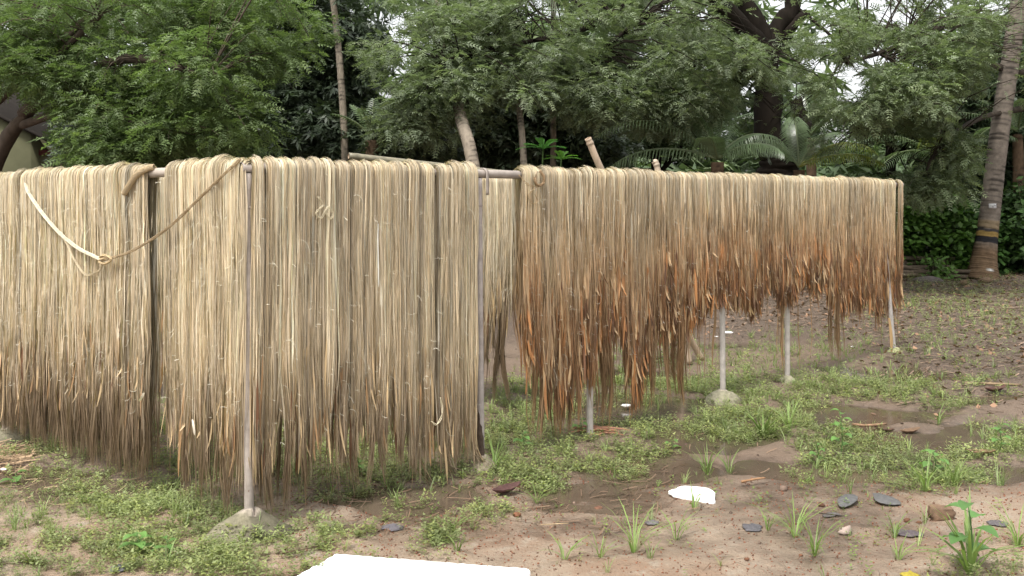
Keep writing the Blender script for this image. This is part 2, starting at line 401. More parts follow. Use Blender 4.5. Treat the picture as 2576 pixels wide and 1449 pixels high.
def in_ellipse(n, x, y, rx, ry, d0, d1):
    a = rng.random(n) * 2 * math.pi; r = np.sqrt(rng.random(n))
    d = rng.uniform(d0, d1, n); px = x + rx * r * np.cos(a); py = y + ry * r * np.sin(a)
    return np.stack([(px - CX) * d / F, d, CAMZ - (py - HY) * d / F], -1)
def limb(acc, pts, r0, r1, K=14, n=9, col=(.05, .035, .025), rough=.35):
    p = bez(pts, K); L = np.linspace(0, 1, K)
    V, Q, T = tube(p, r0 + (r1 - r0) * L ** .8, n, rough, random.randint(0, 99)); acc.add(V, Q, np.array(col) , T)
    return p
def twigs(acc, nodes, centres, r=.02, col=(.06, .045, .035), drop=.25):
    nodes = np.asarray(nodes)
    for c in centres:
        dd = np.linalg.norm(nodes - c, axis=1) + (nodes[:, 2] > c[2] + 1) * .8
        a = nodes[np.argmin(dd)]; L = np.linalg.norm(a - c)
        if L > 6: continue
        mid = (a + c) / 2 + np.array([rng.normal() * .12, rng.normal() * .12, .12 * L + .05]) * min(L, 2) / 2
        p = bez([a, mid, c, c + (c - mid) * .35 + np.array([0, 0, -.1])], 6)
        V, Q, T = tube(p, np.linspace(r * (1 + L * .35), r * .3, 6), 3, caps=False); acc.add(V, Q, col)
def tree(name, label, cat, base, limbs, crowns, bark=(.06, .045, .035), leafmat=None, group=None, twig=.02, twig_share=1.0):
    """limbs: [(pts, r0, r1)], crowns: list of (centres, radii, kwargs)"""
    root = empty(name, base, label, cat, group)
    tr = Acc(); nodes = []
    for i, (pts, r0, r1) in enumerate(limbs):
        nodes += list(limb(tr, pts, r0, r1, K=16 if i else 26, n=12 if r0 > .08 else 7, col=np.array(bark)))
    allc = []
    cr = Acc()
    for centres, radii, kw in crowns:
        kw = dict(kw); n_per = kw.pop('n_per'); a = crown_sprigs(centres, radii, n_per, **kw); scatter(cr, *a); allc += list(centres)
    nodes = np.array(nodes)
    sel = [c for c in allc if rng.random() < twig_share]
    if twig: 
        order = np.argsort([np.min(np.linalg.norm(nodes - c, axis=1)) for c in sel]); 
        twigs(tr, nodes, [sel[i] for i in order], twig, np.array(bark) * 1.1)
    tr.build('trunk', M_BARK, root, smooth=True)
    o = cr.build('crown', leafmat or M_LEAF, root); o['kind'] = 'stuff'
    return root
def V3(*a): return [list(P(*q)) for q in a]

# ------------------------------------------------------------------ distant wood that closes the view
acc = Acc()
cs = np.concatenate([in_ellipse(170, 1288, 330, 1700, 190, 34, 44), in_ellipse(120, 1250, 120, 1500, 190, 36, 46)])
cs = cs[gapmask(cs, 1.0)]
cs[:, 2] = np.maximum(cs[:, 2], .6)
scatter(acc, *crown_sprigs(cs, rng.uniform(1.3, 2.3, len(cs)), 5, .75, 2.7, TFAR, (.12, .16, .09), .2, .98))
cs = np.stack([rng.uniform(-20, 22, 110), rng.uniform(30, 36, 110), rng.uniform(.2, 3.6, 110)], -1)
scatter(acc, *crown_sprigs(cs, rng.uniform(1.1, 1.8, len(cs)), 10, .8, 2.4, TFAR, (.08, .115, .06), .2, .96))
o = acc.build('distant_wood', M_FARLEAF); tag(o, 'hazy mass of green woodland behind all the garden trees', 'woodland', kind='stuff')

# ------------------------------------------------------------------ broadleaf trees
# feathery tree at the left
def rad(n, a, b): return rng.uniform(a, b, n)
c1 = np.concatenate([in_ellipse(110, 250, 60, 400, 190, 12.5, 17), in_ellipse(30, 560, 330, 110, 90, 14, 16.5), in_ellipse(14, 260, 390, 60, 30, 12.5, 14), in_ellipse(52, 400, 270, 230, 130, 12.5, 15), in_ellipse(20, 60, 170, 130, 90, 12.5, 15), in_ellipse(36, 600, 60, 170, 130, 14, 17), in_ellipse(34, 330, -190, 620, 110, 12, 18)])
tree('feathery_tree', 'bright green feathery leaved tree leaning in from the frame edge beside the shed', 'tree', P(-90, 775, 15),
     [(V3((-130, 780, 15), (-5, 395, 14.6), (70, 285, 14.4), (125, 190, 14.5), (135, -60, 14.7)), .125, .06),
      (V3((-30, 470, 14.8), (-60, 330, 14.8), (0, 250, 14.5), (110, 170, 14), (250, 40, 13.6)), .10, .035),
      (V3((60, 285, 14.4), (150, 210, 14), (300, 150, 13.7), (420, 160, 13.5), (520, 200, 13.4)), .10, .03),
      (V3((40, 320, 14.5), (180, 280, 13.8), (320, 300, 13.4), (430, 330, 13.2)), .07, .02),
      (V3((128, 130, 14.5), (260, 20, 14.5), (420, -60, 14.6), (600, -80, 15)), .09, .03)],
     [(c1, rad(len(c1), .3, .6), dict(n_per=150, size=.70, base=(.11, .155, .062), droop=.2, gaps=.95))], bark=(.085, .065, .05), twig=.009)
# dark mango trees
c2 = np.concatenate([in_ellipse(46, 760, 130, 165, 160, 19, 22), in_ellipse(30, 800, 340, 160, 80, 18.5, 21), in_ellipse(16, 650, -40, 150, 90, 19, 22)])
tree('mango_tree', 'dark leaved mango tree rising behind the slim grey palm trunk', 'tree', P(780, 706, 20.5),
     [(V3((790, 706, 20.5), (780, 420, 20.4), (790, 280, 20.3), (730, 90, 20.2)), .22, .08),
      (V3((785, 300, 20.3), (850, 170, 20), (880, 40, 20)), .12, .04), (V3((780, 330, 20.3), (690, 240, 20), (640, 140, 20)), .1, .04)],
     [(c2, rad(len(c2), .6, 1.05), dict(n_per=95, size=1.05, tm=TMG, base=(.05, .07, .042), droop=.45, gaps=.8, flat=.8))], bark=(.03, .025, .02), leafmat=M_MANGO, twig=.02)
c3 = np.concatenate([in_ellipse(22, 500, 370, 200, 70, 18, 20), in_ellipse(12, 240, 360, 70, 75, 17, 18.5)])
tree('mango_tree', 'low dark mango tree beside the red topped garden wall', 'tree', P(430, 720, 18.8),
     [(V3((430, 720, 18.8), (430, 450, 18.6), (380, 300, 18.5)), .15, .05), (V3((430, 480, 18.7), (300, 380, 18.2), (230, 340, 18)), .08, .03)],
     [(c3, rad(len(c3), .5, .85), dict(n_per=110, size=1.1, tm=TMG, base=(.05, .07, .042), droop=.45, gaps=.3, flat=.85))], bark=(.03, .025, .02), leafmat=M_MANGO, twig=.02)
c4 = in_ellipse(26, 1030, 390, 110, 70, 17.5, 19.5)
tree('mango_bush', 'dense glossy mango bush between the slim palm and the thick leaning palm', 'bush', P(1030, 722, 18.6),
     [(V3((1030, 722, 18.6), (1030, 480, 18.6), (1010, 380, 18.5)), .1, .04), (V3((1030, 560, 18.6), (1090, 430, 18.5), (1110, 380, 18.3)), .06, .03)],
     [(c4, rad(len(c4), .45, .7), dict(n_per=120, size=.95, tm=TMG, base=(.065, .085, .048), droop=.3, gaps=.2, flat=.85))], bark=(.03, .025, .02), leafmat=M_MANGO, twig=.015)
c5 = np.concatenate([in_ellipse(34, 1360, 330, 180, 110, 22, 25), in_ellipse(14, 1200, 260, 110, 70, 22, 24)])
tree('mango_tree', 'mango tree with green long leaves behind the two leaning palms', 'tree', P(1400, 672, 24),
     [(V3((1400, 672, 24), (1390, 450, 24), (1370, 300, 23.8), (1330, 200, 23.5)), .2, .06), (V3((1395, 430, 24), (1480, 330, 23.8), (1500, 250, 23.6)), .1, .04)],
     [(c5, rad(len(c5), .65, 1.05), dict(n_per=95, size=1.2, tm=TMG, base=(.07, .095, .055), droop=.4, gaps=.4, flat=.85))], bark=(.04, .033, .025), leafmat=M_MANGO, twig=.02)

# big dark-trunked tree
D = 21
c6 = np.concatenate([in_ellipse(95, 1560, 120, 400, 130, 16, 21), in_ellipse(60, 1200, 130, 260, 130, 15.5, 18.5), in_ellipse(48, 1600, 250, 220, 60, 16.5, 19), in_ellipse(24, 1080, 260, 120, 90, 15.5, 17.5),
                     in_ellipse(26, 1900, 150, 130, 60, 17, 19), in_ellipse(12, 1960, 280, 90, 25, 18, 19.5), in_ellipse(50, 1650, -110, 500, 70, 16, 24), in_ellipse(20, 1190, -60, 200, 60, 16, 20)])
tree('spreading_tree', 'broad spreading tree with dark mossy forked trunk behind the palm fronds', 'tree', P(1960, 697, D),
     [(V3((1975, 705, D), (1970, 520, D), (1962, 440, D), (1960, 400, D)), .50, .40),
      (V3((1962, 430, D), (1935, 340, D), (1932, 230, D), (1930, 130, D - .2), (1890, 40, D - .3), (1840, -60, D - .5)), .33, .17),
      (V3((1965, 435, D), (2000, 370, D - .2), (2015, 310, D - .3), (2000, 250, D - .3)), .23, .13),
      (V3((2008, 330, D - .3), (2035, 306, D - .5)), .17, .15),
      (V3((1935, 130, D - .2), (1965, 60, D - .3), (1995, 10, D - .4), (1998, -120, D - .5)), .24, .14),
      (V3((1925, 130, D - .2), (1860, 60, D - .8), (1780, -20, D - 1.2), (1700, -90, D - 1.5)), .22, .12),
      (V3((1960, 120, D - .2), (2000, 60, D - .5), (2030, 30, D - .5)), .12, .08),
      (V3((1930, 190, D), (1840, 185, D - .8), (1740, 190, D - 1.4), (1620, 160, D - 2)), .11, .035),
      (V3((1700, -90, D - 1.5), (1500, 60, D - 3), (1300, 110, D - 4), (1120, 150, D - 5)), .08, .02),
      (V3((1760, -60, D - 1.3), (1640, 30, D - 2.4), (1520, 120, D - 3), (1420, 220, D - 3.4)), .07, .02),
      (V3((2005, 20, D - .4), (2090, 90, D - .8), (2115, 140, D - 1), (2080, 220, D - 1.2)), .04, .02)],
     [(c6, rad(len(c6), .35, .7), dict(n_per=146, size=.72, base=(.16, .195, .12), droop=.15, gaps=.98))], bark=(.022, .017, .013), twig=.011)
c7 = np.concatenate([in_ellipse(110, 2330, 140, 300, 150, 15.5, 20), in_ellipse(40, 2250, 290, 170, 80, 16, 19), in_ellipse(18, 2200, 350, 110, 30, 17, 19), in_ellipse(22, 2360, 380, 100, 40, 16.5, 18.5), in_ellipse(34, 2340, -100, 330, 60, 16, 22), in_ellipse(14, 2540, 60, 60, 90, 16, 18), in_ellipse(10, 2330, 470, 50, 35, 17, 18)])
tree('spreading_tree', 'finely leaved tree whose boughs droop above the broadleaf bushes near the tagged palm', 'tree', P(2640, 690, 21.5),
     [(V3((2660, 685, 23), (2650, 300, 22.8), (2620, 60, 22.6), (2560, -120, 22)), .3, .14), (V3((2640, 200, 22.7), (2430, 160, 20), (2260, 230, 18), (2160, 330, 17.6)), .1, .025),
      (V3((2620, 60, 22.6), (2400, 60, 20), (2250, 120, 18), (2130, 160, 17.6)), .1, .03), (V3((2640, 260, 22.7), (2460, 300, 20), (2360, 380, 17.6), (2330, 430, 17.4)), .08, .02),
      (V3((2420, 165, 19), (2330, 200, 18), (2240, 150, 17.5), (2180, 120, 17.5)), .06, .02)],
     [(c7, rad(len(c7), .35, .65), dict(n_per=140, size=.72, base=(.145, .18, .105), droop=.2, gaps=.97))], bark=(.05, .04, .03), twig=.010)
# dark trees behind on the right and middle, closing the low band
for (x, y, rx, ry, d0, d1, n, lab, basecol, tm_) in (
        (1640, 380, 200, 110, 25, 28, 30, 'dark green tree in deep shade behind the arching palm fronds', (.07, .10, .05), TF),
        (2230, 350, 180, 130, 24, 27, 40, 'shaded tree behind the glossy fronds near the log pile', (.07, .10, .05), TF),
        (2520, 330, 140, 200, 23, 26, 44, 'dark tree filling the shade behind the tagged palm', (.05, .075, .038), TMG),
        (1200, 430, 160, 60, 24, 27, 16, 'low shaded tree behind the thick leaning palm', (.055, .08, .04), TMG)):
    cc = in_ellipse(n, x, y, rx, ry, d0, d1); dm = (d0 + d1) / 2; gy = HY + CAMZ * F / dm
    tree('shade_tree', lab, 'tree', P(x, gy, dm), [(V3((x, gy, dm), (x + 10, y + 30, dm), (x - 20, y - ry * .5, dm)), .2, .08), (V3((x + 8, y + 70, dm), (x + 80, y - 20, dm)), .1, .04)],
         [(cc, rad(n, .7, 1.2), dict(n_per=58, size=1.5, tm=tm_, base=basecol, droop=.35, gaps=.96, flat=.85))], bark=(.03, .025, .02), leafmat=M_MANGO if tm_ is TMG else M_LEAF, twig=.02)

# ------------------------------------------------------------------ broadleaf undergrowth beyond the far rack end
def shrub(x, y0, y1, rx, d, n, lab, size=1.0, base=(.06, .12, .025), tm_=TB, name='broadleaf_bush'):
    gy = HY + CAMZ * F / d
    root = empty(name, P(x, gy, d), lab, 'bush')
    st = Acc(); cr = Acc()
    ns = 14
    W = rx * d / F; z1 = CAMZ - (y0 - HY) * d / F; x0 = (x - CX) * d / F
    tips = []
    for i in range(ns):
        a = np.array([x0 + rng.uniform(-.6, .6) * W, d + rng.uniform(-.3, .5), 0]); tp = a + np.array([rng.uniform(-.35, .35) * W, rng.uniform(-.3, .3), z1 * rng.uniform(.65, 1)])
        p = bez([a, (a + tp) / 2 + np.array([0.04, 0, 0]), tp], 6); V, Q, T = tube(p, np.linspace(.014, .005, 6), 4); st.add(V, Q, (.03, .035, .015), T)
    Pp = np.stack([x0 + rng.uniform(-1, 1, n) * W, d + rng.uniform(-.6, .7, n), z1 * (rng.random(n) ** .75)], -1)
    e = ((Pp[:, 0] - x0) / W) ** 2 + (np.clip(Pp[:, 2] / z1 - .35, 0, 1) / .65) ** 2 + rng.uniform(-.25, .25, n); Pp = Pp[e < 1]; n = len(Pp)
    h = rng.normal(size=(n, 3)); h[:, 1] -= .5; h[:, 2] = -.25
    scatter(cr, tm_, Pp, rots(h, np.array([0, -.25, 1]) + rng.normal(size=(n, 3)) * .3), rng.uniform(.7, 1.3, n) * size, colvar(base, n, .3))
    st.build('stem', M_BARK, root); o = cr.build('foliage', M_WEED, root); o['kind'] = 'stuff'
for a in ((2330, 455, 0, 110, 21.3, 1500, 'bright broadleaf bush with heart shaped leaves beside the far end of the rack', 1.15, (.075, .15, .03)),
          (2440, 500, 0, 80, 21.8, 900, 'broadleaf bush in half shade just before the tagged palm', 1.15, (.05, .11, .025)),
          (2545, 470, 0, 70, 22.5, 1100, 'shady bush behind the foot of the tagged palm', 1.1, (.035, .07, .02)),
          (2200, 470, 0, 110, 21.8, 700, 'leafy bush mostly hidden behind the far rack end', 1.15, (.055, .11, .025)),
          (2640, 440, 0, 110, 21.5, 700, 'large leafy bush at the frame edge past the tagged palm', 1.2, (.045, .09, .025)),
          (2355, 640, 0, 30, 20.4, 90, 'small pale green sapling growing in front of the log pile', .8, (.09, .17, .04))):
    shrub(*a)
# feather-leaved sapling above the bare pipe
root = empty('sapling', P(1365, 760, 15.9), 'fresh green sapling with long toothed compound leaves above the bare pipe', 'sapling')
V, Q, T = tube(bez(V3((1365, 760, 15.9), (1362, 520, 15.9), (1366, 372, 15.9)), 9), np.linspace(.02, .01, 9), 6); a_ = Acc(); a_.add(V, Q, (.06, .1, .03), T); a_.build('stem', M_BARK, root)
V, Q, T = tube(bez(V3((1364, 600, 15.9), (1405, 450, 15.8), (1412, 400, 15.8)), 7), np.linspace(.014, .008, 7), 6); a_ = Acc(); a_.add(V, Q, (.06, .1, .03), T); a_.build('stem', M_BARK, root)
def pinnate(o, d, L, w, n, droop, col, upv=(0, 0, 1)):
    a = Acc(); o = np.array(o, float); d = np.array(d, float); d /= np.linalg.norm(d); s = np.cross(d, upv); s /= np.linalg.norm(s)
    pts = []
    for k in range(n + 1):
        f = k / n; pts.append(o + d * L * f - np.array([0, 0, droop * L * f * f]))
    V, Q, T = tube(pts, np.linspace(.006, .002, n + 1), 4); a.add(V, Q, np.array(col) * .9, T)
    for k in range(1, n + 1):
        f = k / n; ww = w * math.sin(math.pi * min(1, .25 + .75 * (1 - f) + .05)) if f > .3 else w * (.5 + f * 1.6)
        for sg in (-1, 1):
            l = leafq(pts[k], s * sg + d * .35 + np.array([0, 0, -.12]), np.cross(d, s) * -1 + rng.normal(size=3) * .1, max(ww, w * .3), L / n * .95)
            a.add(l, [(0, 1, 2, 3)], np.array(col) * rng.uniform(.8, 1.25))
    return a
for (bx, by), n, L in (((1366, 375), 9, .42), ((1412, 402), 6, .34)):
    o = P(bx, by, 15.85)
    for i in range(n):
        an = i * 2 * math.pi / n + .3
        pinnate(o, (math.cos(an), math.sin(an) * .7 - .1, .35 + .5 * math.sin(an) ** 2), L * random.uniform(.85, 1.1), .075, 13, .35, (.08, .22, .05) if by < 390 else (.11, .26, .04)).build('leaf', M_WEED, root)

# ------------------------------------------------------------------ palms
def palm_trunk(acc, pts, r0, r1, ring=.075, flare=0.0, col=(.24, .20, .155), K=170, paint=None, dark=.5):
    p = bez(pts, K); L = np.concatenate([[0], np.cumsum(np.linalg.norm(np.diff(p, axis=0), axis=1))]); n = 20
    f = L / L[-1]; r = r0 + (r1 - r0) * f + flare * np.exp(-L / .38)
    ph = (L / ring) % 1.0
    r = r * (1 + .018 * (1 - ph)) 
    V, Q, T = tube(p, r, n, .05, random.randint(0, 99))
    th = np.arange(n) * 2 * math.pi / n
    nse = vnoise(L[:, None] * 1 + 0 * th, np.cos(th)[None] * .3 + 0 * L[:, None], .09, 31); n2 = vnoise(L[:, None] + 0 * th, (th * .12)[None] + 0 * L[:, None], .16, 33)
    c = np.ones((K, n, 3)) * np.array(col)
    c *= (.8 + .45 * nse)[..., None]
    line = (ph < .2)[:, None] * (n2 > .42) ; c *= (1 - dark * line)[..., None]
    blot = (n2 > .75) * (ph < .5)[:, None]; c *= (1 - .55 * blot)[..., None]
    if paint is not None: c = paint(c, p, L, nse, th)
    C = np.vstack([c.reshape(-1, 3), c[0, 0], c[-1, 0]]); acc.add(V, Q, C, T)
def frond(o, az, elev, L, droop, col, n=34, w=.55, hang=.5, twist=0.0):
    a = Acc(); h = np.array([math.cos(az), math.sin(az), 0]); K = 15
    pts = []; p = np.array(o, float); e = elev; st = L / (K - 1)
    for k in range(K):
        pts.append(p.copy()); p = p + (h * math.cos(e) + np.array([0, 0, math.sin(e)])) * st; e -= droop / (K - 1) * (.5 + k / (K - 1))
    pts = np.array(pts); V, Q, T = tube(pts, np.linspace(.028, .005, K), 5); a.add(V, Q, np.array(col) * np.array([1.3, 1.15, 1.1]), T)
    pp = bez(pts, n + 1); tt, _, _ = frames(pp); s = np.array([-math.sin(az), math.cos(az), 0]); s = s * math.cos(twist) + np.array([0, 0, math.sin(twist)])
    for k in range(3, n + 1):
        f = k / n; ll = w * (math.sin(math.pi * (.12 + .8 * f)) ** .6) * random.uniform(.9, 1.05)
        for sg in (-1, 1):
            d0 = s * sg + tt[k] * .55 + np.array([0, 0, .12]); d0 /= np.linalg.norm(d0)
            q0 = pp[k]; q1 = q0 + d0 * ll * .5 + np.array([0, 0, -hang * ll * .12]); q2 = q0 + d0 * ll * (.95 - .3 * hang) + np.array([0, 0, -hang * ll * .62])
            wv = tt[k] * .0105 + np.array([0, 0, .004]); 
            a.add([q0 - wv * .6, q0 + wv * .6, q1 + wv, q1 - wv, q2 + wv * .15, q2 - wv * .15], [(0, 1, 2, 3), (3, 2, 4, 5)], np.array(col) * random.uniform(.8, 1.25))
    return a
def palm(name, label, group, pts, r0, r1, crown=None, nf=12, L=2.6, frcol=(.07, .11, .03), seedaz=0.0, hide_first=0, **kw):
    root = empty(name, Vector(pts[0]), label, 'palm', group)
    a = Acc(); palm_trunk(a, pts, r0, r1, **kw); a.build('trunk', M_PALM, root, smooth=True)
    if crown is not None:
        for i in range(nf):
            az = seedaz + i * 2.399; e = 1.1 - 1.75 * (i / nf) + random.uniform(-.1, .1)
            frond(crown, az, e, L * random.uniform(.85, 1.05), random.uniform(1.3, 1.9), np.array(frcol) * random.uniform(.8, 1.2), hang=random.uniform(.7, 1.1)).build('frond', M_FROND, root)
    return root
GP = 'coconut palms among the garden trees'
palm('coconut_palm', 'slim pale grey coconut palm trunk standing in front of the dark mango tree', GP, V3((872, 727, 18.2), (868, 405, 18.2), (858, 200, 18.3), (838, 0, 18.5), (815, -130, 18.6)), .075, .055, P(812, -135, 18.6), 13, 2.3, flare=.05, K=230, seedaz=.5)
palm('coconut_palm', 'brownish coconut palm trunk half hidden by the bright feathery foliage', GP, V3((560, 715, 19.2), (566, 400, 19.2), (576, 150, 19.3), (590, -100, 19.4)), .10, .085, P(592, -120, 19.4), 9, 2.6, flare=.05, col=(.12, .095, .06), K=230, seedaz=1.1)
palm('coconut_palm', 'thick grey coconut palm trunk leaning behind the second post', GP, V3((1240, 775, 15.2), (1190, 415, 15.2), (1158, 290, 15.9), (1125, 120, 18.6), (1090, -60, 19.6)), .105, .08, P(1085, -75, 19.6), 10, 2.4, flare=.07, K=230, seedaz=.2)
palm('coconut_palm', 'straight pale coconut palm trunk beside the fresh green sapling', GP, V3((1325, 752, 16.4), (1318, 420, 16.4), (1303, 240, 17.2), (1280, 0, 19), (1270, -80, 19)), .06, .045, P(1285, -70, 18.9), 15, 2.5, flare=.05, K=230, frcol=(.10, .14, .06), seedaz=2.0)
palm('coconut_palm', 'pale trunked coconut palm whose drooping fronds hang over the mango bush', GP, V3((1390, 715, 19.2), (1392, 300, 19.2), (1392, 0, 19.3), (1380, -80, 19.3)), .06, .05, P(1378, -60, 19.3), 14, 2.3, flare=.04, K=160, frcol=(.10, .14, .06), seedaz=.9)
# tagged palm
def tagpaint(c, p, L, nse, th):
    z = p[:, 2][:, None] + 0 * th; zz = z + .03 * (nse - .5)
    def row(y): return CAMZ - (y - HY) * 20.6 / F
    base = np.array([.13, .085, .05]); up = np.array([.15, .125, .102])
    k = sstep(row(640), row(600), z)[..., None]
    c = (base * (1 - k) + up * k) * (c / np.array([.24, .20, .155]))
    yel = np.array([.24, .16, .05]); blk = np.array([.018, .018, .02])
    for a, b_, cc, w in ((row(612), row(596), blk, 1), (row(597), row(584), yel, .95), (row(585), row(578), blk, .85), (row(576), row(556), yel, .35)):
        mk = ((zz > a) & (zz < b_))[..., None] * w; c = c * (1 - mk) + cc * mk
    wh = (z < row(625)) & (z > row(686)) & (vnoise(th[None] * 1.0 + 0 * z, z, .07, 51) > .62) & (((th[None] > 4.3) & (th[None] < 4.9)) | ((th[None] > 5.2) & (th[None] < 5.5)) | ((th[None] > 1.2) & (th[None] < 1.7)))
    c = np.where(wh[..., None], np.array([.55, .55, .52]), c)
    return c
tp_pts = V3((2470, 708, 20.5), (2477, 640, 20.6), (2492, 520, 20.7), (2515, 330, 20.9), (2545, 130, 21.1), (2570, -30, 21.3))
tpalm = palm('coconut_palm', 'stout coconut palm with swollen foot, yellow and black painted bands and a tree tag', GP, tp_pts, .205, .175, P(2572, -60, 21.3), 11, 2.8, flare=.17, K=260, ring=.11, paint=tagpaint, dark=.42)
tg = P(2497, 518, 20.42)
pv, pq = boxmesh(-.075, .075, -.006, .006, -.045, .045); a_ = Acc(); a_.add(pv + np.array(tg), pq, (.72, .72, .72)); tagp = a_.build('tag_plate', M_PLAST, tpalm)
for txt, dz, s in (('COCONUT', .006, .037), ('79', -.034, .034)):
    cu = bpy.data.curves.new('tag_lettering', 'FONT'); cu.body = txt; cu.size = s; cu.align_x = 'CENTER'; cu.extrude = .0015; cu.offset = .0008
    mm = attr_mat('black_lettering', .6); mm.node_tree.nodes['Principled BSDF'].inputs['Base Color'].default_value = (.01, .01, .012, 1)
    for l in list(mm.node_tree.links):
        if l.to_socket.name == 'Base Color': mm.node_tree.links.remove(l)
    cu.materials.append(mm); o_ = bpy.data.objects.new('tmp', cu); COL.objects.link(o_); bpy.context.view_layer.update(); o = bpy.data.objects.new('tag_lettering', bpy.data.meshes.new_from_object(o_)); COL.objects.link(o); bpy.data.objects.remove(o_)
    o.parent = tagp
    o.location = Vector(tg) + Vector((0, -.0085, dz)); o.rotation_euler = (math.radians(90), 0, 0)
# low young palms with arching fronds
def lowpalm(label, x, y, d, spec, tr=True, w=.5, nl=38):
    gy = HY + CAMZ * F / d
    root = empty('young_palm', P(x, gy, d), label, 'palm', 'young coconut palms with arching fronds')
    a = Acc(); palm_trunk(a, V3((x, gy, d), (x + 2, (gy + y) / 2, d), (x, y + 8, d)), .13, .11, col=(.10, .065, .04), K=60); a.build('trunk', M_PALM, root, smooth=True)
    for (az, e, L, dr, col, hang) in spec:
        frond(P(x, y, d), az, e, L, dr, col, n=nl, w=w, hang=hang).build('frond', M_FROND, root)
g1 = (.16, .22, .12); g2 = (.22, .26, .06); g3 = (.12, .17, .09)
lowpalm('young palm whose long pale fronds arch behind the bamboo stubs', 1805, 400, 17.2, [(3.3, .75, 2.3, 1.5, g1, .8), (3.0, .35, 2.1, 1.3, g1, .9), (2.7, .95, 2.0, 1.3, g3, .7), (3.6, 1.15, 1.6, 1.1, g3, .7), (1.9, 1.25, 1.6, .9, g1, .6), (1.2, 1.1, 1.7, 1.1, g1, .7), (.2, .9, 1.4, 1.9, g1, 1.0), (-.5, .6, 1.2, 1.4, g3, .9), (4.3, .8, 1.0, 1.3, g3, .9), (.8, .5, 1.6, 1.3, g3, .8)])
lowpalm('young palm with yellowing fronds just past the dark forked trunk', 2010, 420, 19.5, [(.15, .75, 1.7, 1.5, g2, .8), (-.2, .45, 1.6, 1.1, g2, .8), (.6, .95, 1.6, 1.3, g1, .7), (2.2, .9, 1.4, 1.2, g1, .7), (1.4, 1.15, 1.4, .8, g1, .6)])
lowpalm('young palm with glossy fronds spreading below the drooping boughs', 2370, 400, 23.2, [(3.3, .6, 2.5, 1.3, g1, .7), (2.8, .95, 2.3, 1.2, g1, .6), (3.7, .3, 2.3, 1.1, g1, .7), (4.1, .7, 1.8, 1.5, g2, 1.0), (4.6, .6, 1.4, 1.6, g2, 1.0), (.2, .8, 1.8, 1.3, g1, .7), (1.3, 1.2, 1.8, .9, g1, .6), (2.2, 1.2, 2.1, 1.0, g1, .6), (5.6, .8, 1.7, 1.4, g1, .8)])
lowpalm('young palm showing spiky dark fronds behind the slanting palm trunk', 2560, 330, 22.5, [(3.2, .5, 2.4, 1.2, g3, .7), (2.8, .9, 2.2, 1.2, g3, .6), (3.8, .2, 2.0, 1.0, g1, .7), (.3, .6, 1.6, 1.2, g3, .7), (4.4, .8, 1.8, 1.3, g3, .7), (1.6, 1.2, 1.8, .9, g3, .7)])
lowpalm('young palm seen against the sky between the forked limbs', 2040, 340, 24, [(2.6, .7, 2.0, 1.2, g3, .7), (.4, .8, 2.0, 1.4, g3, .9), (1.5, 1.2, 1.8, .9, g3, .8), (3.6, .9, 1.7, 1.3, g3, .9), (5.4, .9, 1.6, 1.3, g3, .9)])
lowpalm('tiny fan of palm fronds poking out above the mango bush', 935, 345, 17.4, [(3.6, .8, .8, .8, g1, .5), (1.6, 1.3, .8, .6, g1, .4), (.6, .9, .7, .9, g1, .5), (4.5, 1.0, .7, .8, g1, .5), (2.4, 1.1, .8, .7, g1, .4)], w=.22, nl=15)

# ------------------------------------------------------------------ shed and garden wall
root = empty('shed', P(0, 717, 19), 'beige plastered shed with overhanging sheet roof behind the leaning trunk', 'shed')
x1 = P(78, 0, 19).x; dW = 19
V = []; zc = P(78, 338, dW).z; sl = .5
xl = x1 - 6; 
prof = [(xl, 0), (x1, 0), (x1, zc), (x1 - 3, zc + 3 * sl), (xl, zc)]
for yy in (dW, dW + 6):
    for (x, z) in prof: V.append((x, yy, z))
a_ = Acc(); a_.add(V, [(0, 1, 6, 5), (1, 2, 7, 6), (2, 3, 8, 7), (3, 4, 9, 8), (4, 0, 5, 9), (0, 4, 2, 1), (5, 6, 7, 9)], (.15, .148, .085), T=[(2, 4, 3), (7, 8, 9)]); a_.build('wall', M_WALL, root)
for sg in (1, -1):
    xr = x1 - 3; a_ = Acc(); n = 60; ov = .55; Lx = 3 + ov; ysn = np.linspace(dW - .12, dW + 6.3, n)
    Vt = []
    for i, yv in enumerate(ysn):
        hz = .018 * math.sin(i * math.pi)+ (.03 if i % 2 else 0)
        for f in (0, 1):
            for th_ in (.03, .08): Vt.append((xr + sg * Lx * f, yv, zc + 3 * sl - Lx * f * sl + th_ + hz))
    Qr = []
    for i in range(n - 1):
        k = 4 * i; Qr += [(k, k + 4, k + 6, k + 2), (k + 1, k + 3, k + 7, k + 5), (k + 2, k + 6, k + 7, k + 3)]
    Qr += [(0, 2, 3, 1)]
    a_.add(Vt, Qr, (.035, .03, .026)); a_.build('roof_sheet', M_ROOF, root)
wr = empty('garden_wall', P(150, 715, 19.6), 'plastered garden wall with dark red coping running from the shed into the bushes', 'wall')
xa, xb = P(76, 0, 19.2).x + .02, P(330, 0, 20.4).x; zt = P(150, 392, 19.6).z
def slab(x0, y0, x1_, y1_, z0, z1, th_, col, name, mat, parent):
    d = np.array([x1_ - x0, y1_ - y0, 0]); nrm = np.array([-d[1], d[0], 0]) / np.linalg.norm(d) * th_ / 2; V = []
    for z in (z0, z1):
        for (x, y) in ((x0, y0), (x1_, y1_)):
            for s in (-1, 1): V.append(np.array([x, y, z]) + nrm * s)
    a = Acc(); a.add(V, [(0, 1, 3, 2), (4, 6, 7, 5), (0, 2, 6, 4), (1, 5, 7, 3), (0, 4, 5, 1), (2, 3, 7, 6)], col); return a.build(name, mat, parent)
slab(xa, 19.4, xb, 20.4, 0, zt, .16, (.16, .15, .088), 'wall_panel', M_WALL, wr)
